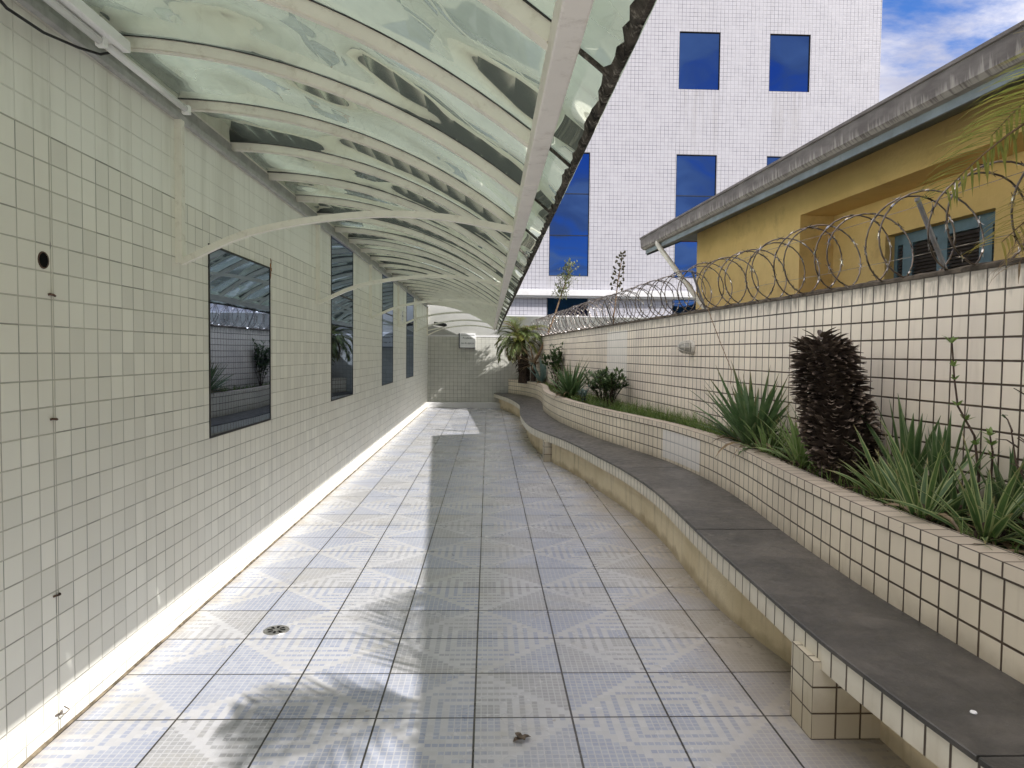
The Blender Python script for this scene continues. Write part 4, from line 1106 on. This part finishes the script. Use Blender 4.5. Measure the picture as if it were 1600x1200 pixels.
# grass along the bed
rn = random.Random(77); gm = MB()
def tuft(y, f_, n, L_):
    x = bedx(y, f_)
    for k in range(n):
        az = rn.random() * 6.28; xx = x + rn.uniform(-.05, .05); yy_ = y + rn.uniform(-.05, .05)
        blade(gm, (xx, yy_, 0.81), az, rn.uniform(0.7, 1.5), L_ * rn.uniform(.5, 1.1), 0.006, rn.uniform(0.2, 1.5), segs=3, fold=0.1)
for k in range(430): tuft(rn.uniform(6.6, 13.6), rn.random() ** 0.8, 11, 0.165)
for k in range(80): tuft(rn.uniform(6.7, 10.5), rn.uniform(0.1, 1), 8, 0.27)
for k in range(90): tuft(rn.uniform(13.5, 20.5), rn.random(), 10, 0.14)
for k in range(120): tuft(rn.uniform(2.4, 6.5), rn.random(), 6, 0.16)
tag(gm.build("grass", L_grass), "short green grass and weeds growing along the planter bed", "grass", kind='stuff')
dm = MB()                                 # fallen dry leaves and roots on the soil
for k in range(420):
    y = rn.uniform(2.3, 7.0); f_ = rn.random() ** 1.5; x = bedx(y, f_) - 0.04
    blade(dm, (x, y, 0.845 + rn.uniform(0, .02)), rn.random() * 6.28, rn.uniform(-0.05, 0.35), rn.uniform(0.05, 0.22), rn.uniform(0.004, 0.014), rn.uniform(0.2, 0.8), segs=3)
tag(dm.build("leaf_litter", simple("brown_litter", (0.055, 0.038, 0.025), 0.9, 0.1, var=0.6, scale=12, dirt=(0.16, 0.11, 0.06), damt=0.6)), "dry brown leaf litter strewn on the planter soil around the dead stump", "leaf litter", kind='stuff')

# dead scaly stump
sx, sy = 2.395, 4.60
dt = thing("dead_stump", "thick dark dead trunk covered in dry scaly leaf bases in the planter", "stump", (sx, sy, 0.80))
ax = lambda h_: Vector((-0.185 * (h_ / 0.94) ** 1.1, 0.03 * h_, h_))
prof = lerp_curve([(0.0, 0.12), (0.12, 0.185), (0.30, 0.228), (0.48, 0.218), (0.66, 0.195), (0.80, 0.185), (0.88, 0.165), (0.94, 0.115)])
m = MB(); m.tube([ax(h_) for h_ in (0, .12, .35, .55, .75, .94)], 0.165, 14, 0.125); m.build("trunk", M_bark, dt, smooth=True)
m = MB(); rn = random.Random(5); N = 980
for k in range(N):
    t_ = k / N; h_ = 0.02 + 0.91 * t_; az = k * 2.39996 + rn.uniform(-.15, .15)
    r_ = prof(h_); c = ax(h_) + Vector((math.cos(az), math.sin(az), 0)) * (r_ - 0.05)
    if t_ < 0.58: el_, L_, wd_, dr_ = rn.uniform(0.5, 1.1), rn.uniform(0.070, 0.10), rn.uniform(0.046, 0.066), rn.uniform(0.7, 1.7)
    else: el_, L_, wd_, dr_ = rn.uniform(-0.12, 0.28), rn.uniform(0.07, 0.12), rn.uniform(0.028, 0.052), rn.uniform(-0.15, 0.45)
    if t_ > 0.93: el_ = rn.uniform(0.0, 0.7)
    blade(m, c, az, el_, L_, wd_, dr_, segs=4, fold=0.45, taper=0.45, waist=0.9, twist=rn.uniform(-.5, .5), tip=0.5 if t_ < 0.58 else 0.35)
for k in range(150):
    az = rn.random() * 6.28; r_ = 0.135 * math.sqrt(rn.random())
    blade(m, ax(0.88 + 0.12 * (1 - r_ / 0.135)) + Vector((math.cos(az) * r_, math.sin(az) * r_, 0)), az, rn.uniform(0.0, 0.7), rn.uniform(0.06, 0.12), 0.035, 0.3, segs=3, fold=0.4, taper=.6, tip=.35)
m.build("leaf_bases", leafmat("dry_leaf_base", (0.055, 0.040, 0.031), (0.12, 0.090, 0.068), trans=0.05, rough=0.6, dry=(0.27, 0.21, 0.16)), dt)

# leafy weed and bare twigs
wd_ = thing("weed_stem", "tall thin weed with small bright leaves in front of the boundary wall", "plant", (bedx(3.52, 0.72), 3.52, 0.80))
st = MB(); lf = MB(); rn = random.Random(12)
def weed(path, whorls):
    st.tube(path, 0.008, 6, 0.004)
    for f_, n, L_ in whorls:
        q = f_ * (len(path) - 1); i = min(int(q), len(path) - 2); c = Vector(path[i]).lerp(Vector(path[i + 1]), q - i)
        for k in range(n): blade(lf, c, k * 6.283 / n + rn.random(), rn.uniform(0.2, 1.2), 1.15 * L_ * rn.uniform(.7, 1.1), L_ * 0.46, rn.uniform(.1, .6), segs=3, waist=0.2)
weed([(0, 0, 0), (0.01, .02, .25), (-.0, .05, .45), (-.06, .10, .60), (-.065, .13, .75), (-.07, .15, .93)], [(0.35, 4, .05), (0.5, 5, .05), (0.60, 5, .05), (.78, 4, .04), (.86, 4, .045), (1.0, 6, .055)])
weed([(0, 0, 0), (0.03, -.04, .2), (0.02, -.06, .38), (.01, -.05, .46)], [(0.6, 4, .05), (0.8, 5, .055), (1.0, 6, .05)])
weed([(0, 0.02, 0), (-.05, .12, .18), (-.08, .20, .30)], [(0.7, 4, .045), (1.0, 5, .045)])
st.build("stem", M_twig, wd_); lf.build("leaves", L_weed, wd_)
tw = thing("bare_shrub", "bare twiggy shrub with few leaves at the right end of the planter", "shrub", (bedx(3.0, 0.62), 3.0, 0.80))
st = MB(); lf = MB(); rn = random.Random(15)
for k in range(11):
    az = rn.uniform(0, 6.28); d = Vector((math.cos(az) * 0.10, math.sin(az) * 0.30, 0)); hh = rn.uniform(.35, .72)
    pts_ = [Vector((0, 0, 0)), d * .3 + Vector((0, 0, hh * .35)), d * .7 + Vector((rn.uniform(-.02, .02), rn.uniform(-.03, .03), hh * .7)), d + Vector((0, 0, hh))]
    for p_ in pts_: p_.x = min(p_.x, 0.10)
    st.tube(pts_, 0.008, 5, 0.003)
    for j in range(5):
        c = pts_[1].lerp(pts_[3], rn.random()); a2 = rn.random() * 6.28
        e_ = c + Vector((math.cos(a2) * .06, math.sin(a2) * .13, rn.uniform(.02, .12))); e_.x = min(e_.x, 0.12)
        st.tube([c, c.lerp(e_, .5) + Vector((0, 0, .015)), e_], 0.0045, 4, 0.002)
        if rn.random() < .5:
            for q in range(3): blade(lf, c.lerp(e_, rn.random()), rn.random() * 6.28, rn.uniform(-.2, 1), .035, .016, .3, segs=2, waist=.3)
st.build("stems", M_twig, tw); lf.build("leaves", L_bush, tw)


def frond(root_mb, leaf_mb, az, el, length, droop, nl, ll, lw, rn, sag=0.5, origin=(0, 0, 0), gap=0.15):
    p = Vector(origin); segs = 14; pts_ = []; dirs = []
    for i in range(segs + 1):
        t_ = i / segs; e = el - droop * t_ ** 1.3
        d = Vector((math.cos(az) * math.cos(e), math.sin(az) * math.cos(e), math.sin(e)))
        pts_.append(p.copy()); dirs.append(d); p = p + d * length / segs
    root_mb.tube(pts_, 0.011 * length / 1.3, 6, 0.002)
    for k in range(nl):
        t_ = gap + (1 - gap) * k / (nl - 1); q = t_ * segs; i = min(int(q), segs - 1)
        c = pts_[i].lerp(pts_[i + 1], q - i); d = dirs[i]; side = Vector((-math.sin(az), math.cos(az), 0)); up = side.cross(d) * -1
        L_ = ll * (0.45 + 0.55 * math.sin(math.pi * min(1, 0.18 + t_ * 0.78))) * rn.uniform(.85, 1.1)
        for s_ in (1, -1):
            dr = (d * (0.55 + 0.5 * t_) + side * s_ * rn.uniform(.75, 1.0) + up * rn.uniform(.05, .35)).normalized()
            a2 = math.atan2(dr.y, dr.x); e2 = math.asin(max(-1, min(1, dr.z)))
            blade(leaf_mb, c, a2, e2, L_, lw, sag * rn.uniform(.6, 1.4), segs=4, fold=0.3, waist=0.6)

# near palm: trunk stands just outside the picture, fronds reach in over the wall
pm = thing("palm_tree", "feathery palm whose yellow green fronds hang in from the right picture edge", "palm", (2.40, 1.60, 0.80))
tk = MB(); tk.tube([(0, 0, 0), (0.02, 0, .6), (0.0, 0.03, 1.2), (-.02, .05, 1.70)], 0.075, 12, 0.06)
tk.build("trunk", M_bark, pm, smooth=True)
rn = random.Random(9); O_ = (-.02, .05, 1.70)
FR = [(1.65, 0.58, 1.62, 1.20, 0.42), (1.63, 0.36, 1.90, 0.92, 0.40), (1.50, 0.05, 1.80, 0.52, 0.36), (1.1, 0.5, 1.3, 1.2, 0.36),
      (3.65, 0.55, 1.15, 1.5, 0.36), (3.25, 0.55, 1.15, 1.5, 0.36), (4.2, 0.6, 1.2, 1.4, 0.36), (5.2, 0.6, 1.2, 1.3, 0.36), (0.2, 0.7, 1.1, 1.3, 0.36), (4.0, 1.1, 0.9, 1.5, 0.3)]
rc_ = MB(); lf = MB(); lo_ = MB()
for k, (az, el, L_, dr, ll) in enumerate(FR):
    fm = MB(); fr2 = MB()
    frond(fr2, fm, az, el, L_, dr, 46, ll, 0.013, rn, sag=0.75, origin=O_)
    r2 = fr2.build("frond", M_stalk, pm, smooth=True)
    fm.build("leaflets", L_palmold if k in (2,) else L_palm, r2)
fm = MB(); fr2 = MB()
frond(fr2, fm, 1.57, 0.05, 1.55, 0.75, 30, 0.34, 0.010, rn, sag=1.6, origin=(-.02, .05, 1.66), gap=0.45)
r2 = fr2.build("frond", M_stalk, pm, smooth=True); fm.build("leaflets", L_dry, r2)

# far palm
fp = thing("short_palm", "short bushy palm at the far end of the planter by the canopy edge", "palm", (1.02, 20.25, 0.80))
tk = MB(); tk.tube([(0, 0, 0), (0.02, 0, .3), (-.04, 0, .75), (-.12, 0, 1.25)], 0.17, 12, 0.15); 
rn = random.Random(19)
for k in range(150):
    t_ = k / 150; az = k * 2.4
    blade(tk, (0.02 - .14 * t_ + 0.13 * math.cos(az), 0.13 * math.sin(az), 0.1 + 1.1 * t_), az, rn.uniform(-.9, .3), rn.uniform(.08, .30) * (0.4 + t_), .05, rn.uniform(.5, 1.2), segs=3)
tk.build("trunk", M_bark, fp)
for k in range(58):
    az = k * 2.4; f_ = rn.random(); fm = MB(); fr2 = MB()
    frond(fr2, fm, az, rn.uniform(-0.5, 1.4), rn.uniform(.65, 0.95), rn.uniform(.8, 1.9), 26, 0.30, 0.020, rn, sag=0.8, origin=(-.13, 0, 1.28))
    r2 = fr2.build("frond", M_stalk, fp); fm.build("leaflets", L_dry if k % 9 == 4 else (L_palm if k % 3 == 0 else L_palmfar), r2)
# dead agave with a long leaning flower stalk
da = thing("dead_agave", "withered agave with a tall leaning flower stalk beside the short palm", "plant", (1.27, 19.75, 0.80))
m = MB(); rn = random.Random(23)
for k in range(36): blade(m, (0, 0, 0.55), k * 2.4, rn.uniform(-.3, 1.1), rn.uniform(.45, .75), .05, rn.uniform(.2, 1.2), segs=5)
m.build("withered_leaves", L_dry, da)
m = MB(); m.tube([(0, 0, 0), (0, 0, .6)], 0.07, 8); m.build("crown_base", M_bark, da)
sk_ = [(0, 0, .55), (.30, .02, 1.2), (.53, .04, 1.8), (.72, .05, 2.4), (.90, .05, 2.95), (1.00, .05, 3.35)]
m = MB(); m.tube(sk_, 0.035, 7, 0.012); s_o = m.build("flower_stalk", M_stalk, da)
m = MB()
for k in range(330):
    t_ = rn.random(); c = Vector(sk_[3]).lerp(Vector(sk_[5]), 0.05 + 1.0 * t_) + Vector((rn.gauss(0, .12), rn.gauss(0, .12), rn.gauss(0, .05)))
    for q in range(2): blade(m, c, rn.random() * 6.28, rn.uniform(-.5, 1.4), .10, .035, .4, segs=2, waist=.4)
m.build("flower_head", leafmat("bulbil_leaf", (0.10, 0.13, 0.045), (0.24, 0.24, 0.13)), s_o)
# bare seed stalk beyond the wall
ss2 = thing("seed_stalk", "thin bare stalk with round seed pods rising behind the razor wire", "plant", (2.28, 13.0, -0.05))
m = MB(); m.tube([(0, 0, 0), (0.0, 0, 1.4), (.02, 0, 2.4), (.09, 0, 3.05), (.16, 0, 3.52)], 0.022, 7, 0.006); m.build("stalk", M_stalk, ss2)
m = MB(); rn = random.Random(3)
for k in range(30):
    t_ = k / 30; z = 2.85 + 0.70 * t_; x = 0.06 + 0.10 * t_; az = k * 2.4; r_ = 0.15 * (1 - t_ * 0.55) * rn.uniform(.5, 1.0)
    e_ = Vector((x + r_ * math.cos(az), r_ * math.sin(az), z + .05)); m.tube([(x, 0, z), e_], 0.004, 4)
    for q in range(4):
        c_ = e_ + Vector((rn.uniform(-.02, .02), rn.uniform(-.02, .02), rn.uniform(-.015, .02)))
        m.lathe([(0, -.019), (.013, -.012), (.018, 0), (.012, .013), (0, .019)], 7, c_)
m.build("seed_pods", M_pod, ss2)

# fallen dry leaf on the floor, and a bottle cap on the bench
dl = MB()
for a_, e_, L_ in ((0.4, 0.25, .05), (2.2, 0.5, .045), (3.6, 0.2, .04), (5.2, .6, .035)):
    blade(dl, (0, 0, 0.004), a_, e_, L_, .03, 0.9, segs=4, fold=.5, waist=.4)
o = dl.build("fallen_leaf", simple("brown_dead_leaf", (0.13, 0.10, 0.075), 0.8, 0.2, var=0.5, scale=50)); o.location = (0.155, 2.945, 0.002)
tag(o, "curled dead leaf lying on the near patio floor", "leaf")
bc = MB(); bc.lathe([(0, .005), (.009, .005), (.011, .003), (.0115, 0)], 16)
o = bc.build("bottle_cap", M_plate); o.location = (1.66, 2.30, 0.4475)
tag(o, "tiny white bottle cap lying on the slate bench seat", "bottle cap")
# long dry stem hanging from the wall top down to the yucca
m = MB(); p0 = Vector((WX(7.65) - 0.03, 7.65, 2.20)); p1 = Vector((WX(6.7) - 0.14, 6.7, 1.52))
m.tube([p0, p0.lerp(p1, .3) + Vector((-.01, 0, .01)), p0.lerp(p1, .65) + Vector((-.01, 0, .01)), p1, p1 + Vector((-.02, -.05, -.14))], 0.0045, 5, 0.003)
tag(m.build("dry_stem", M_stalk), "long thin dry stem slanting down the boundary wall to the large yucca", "stem")
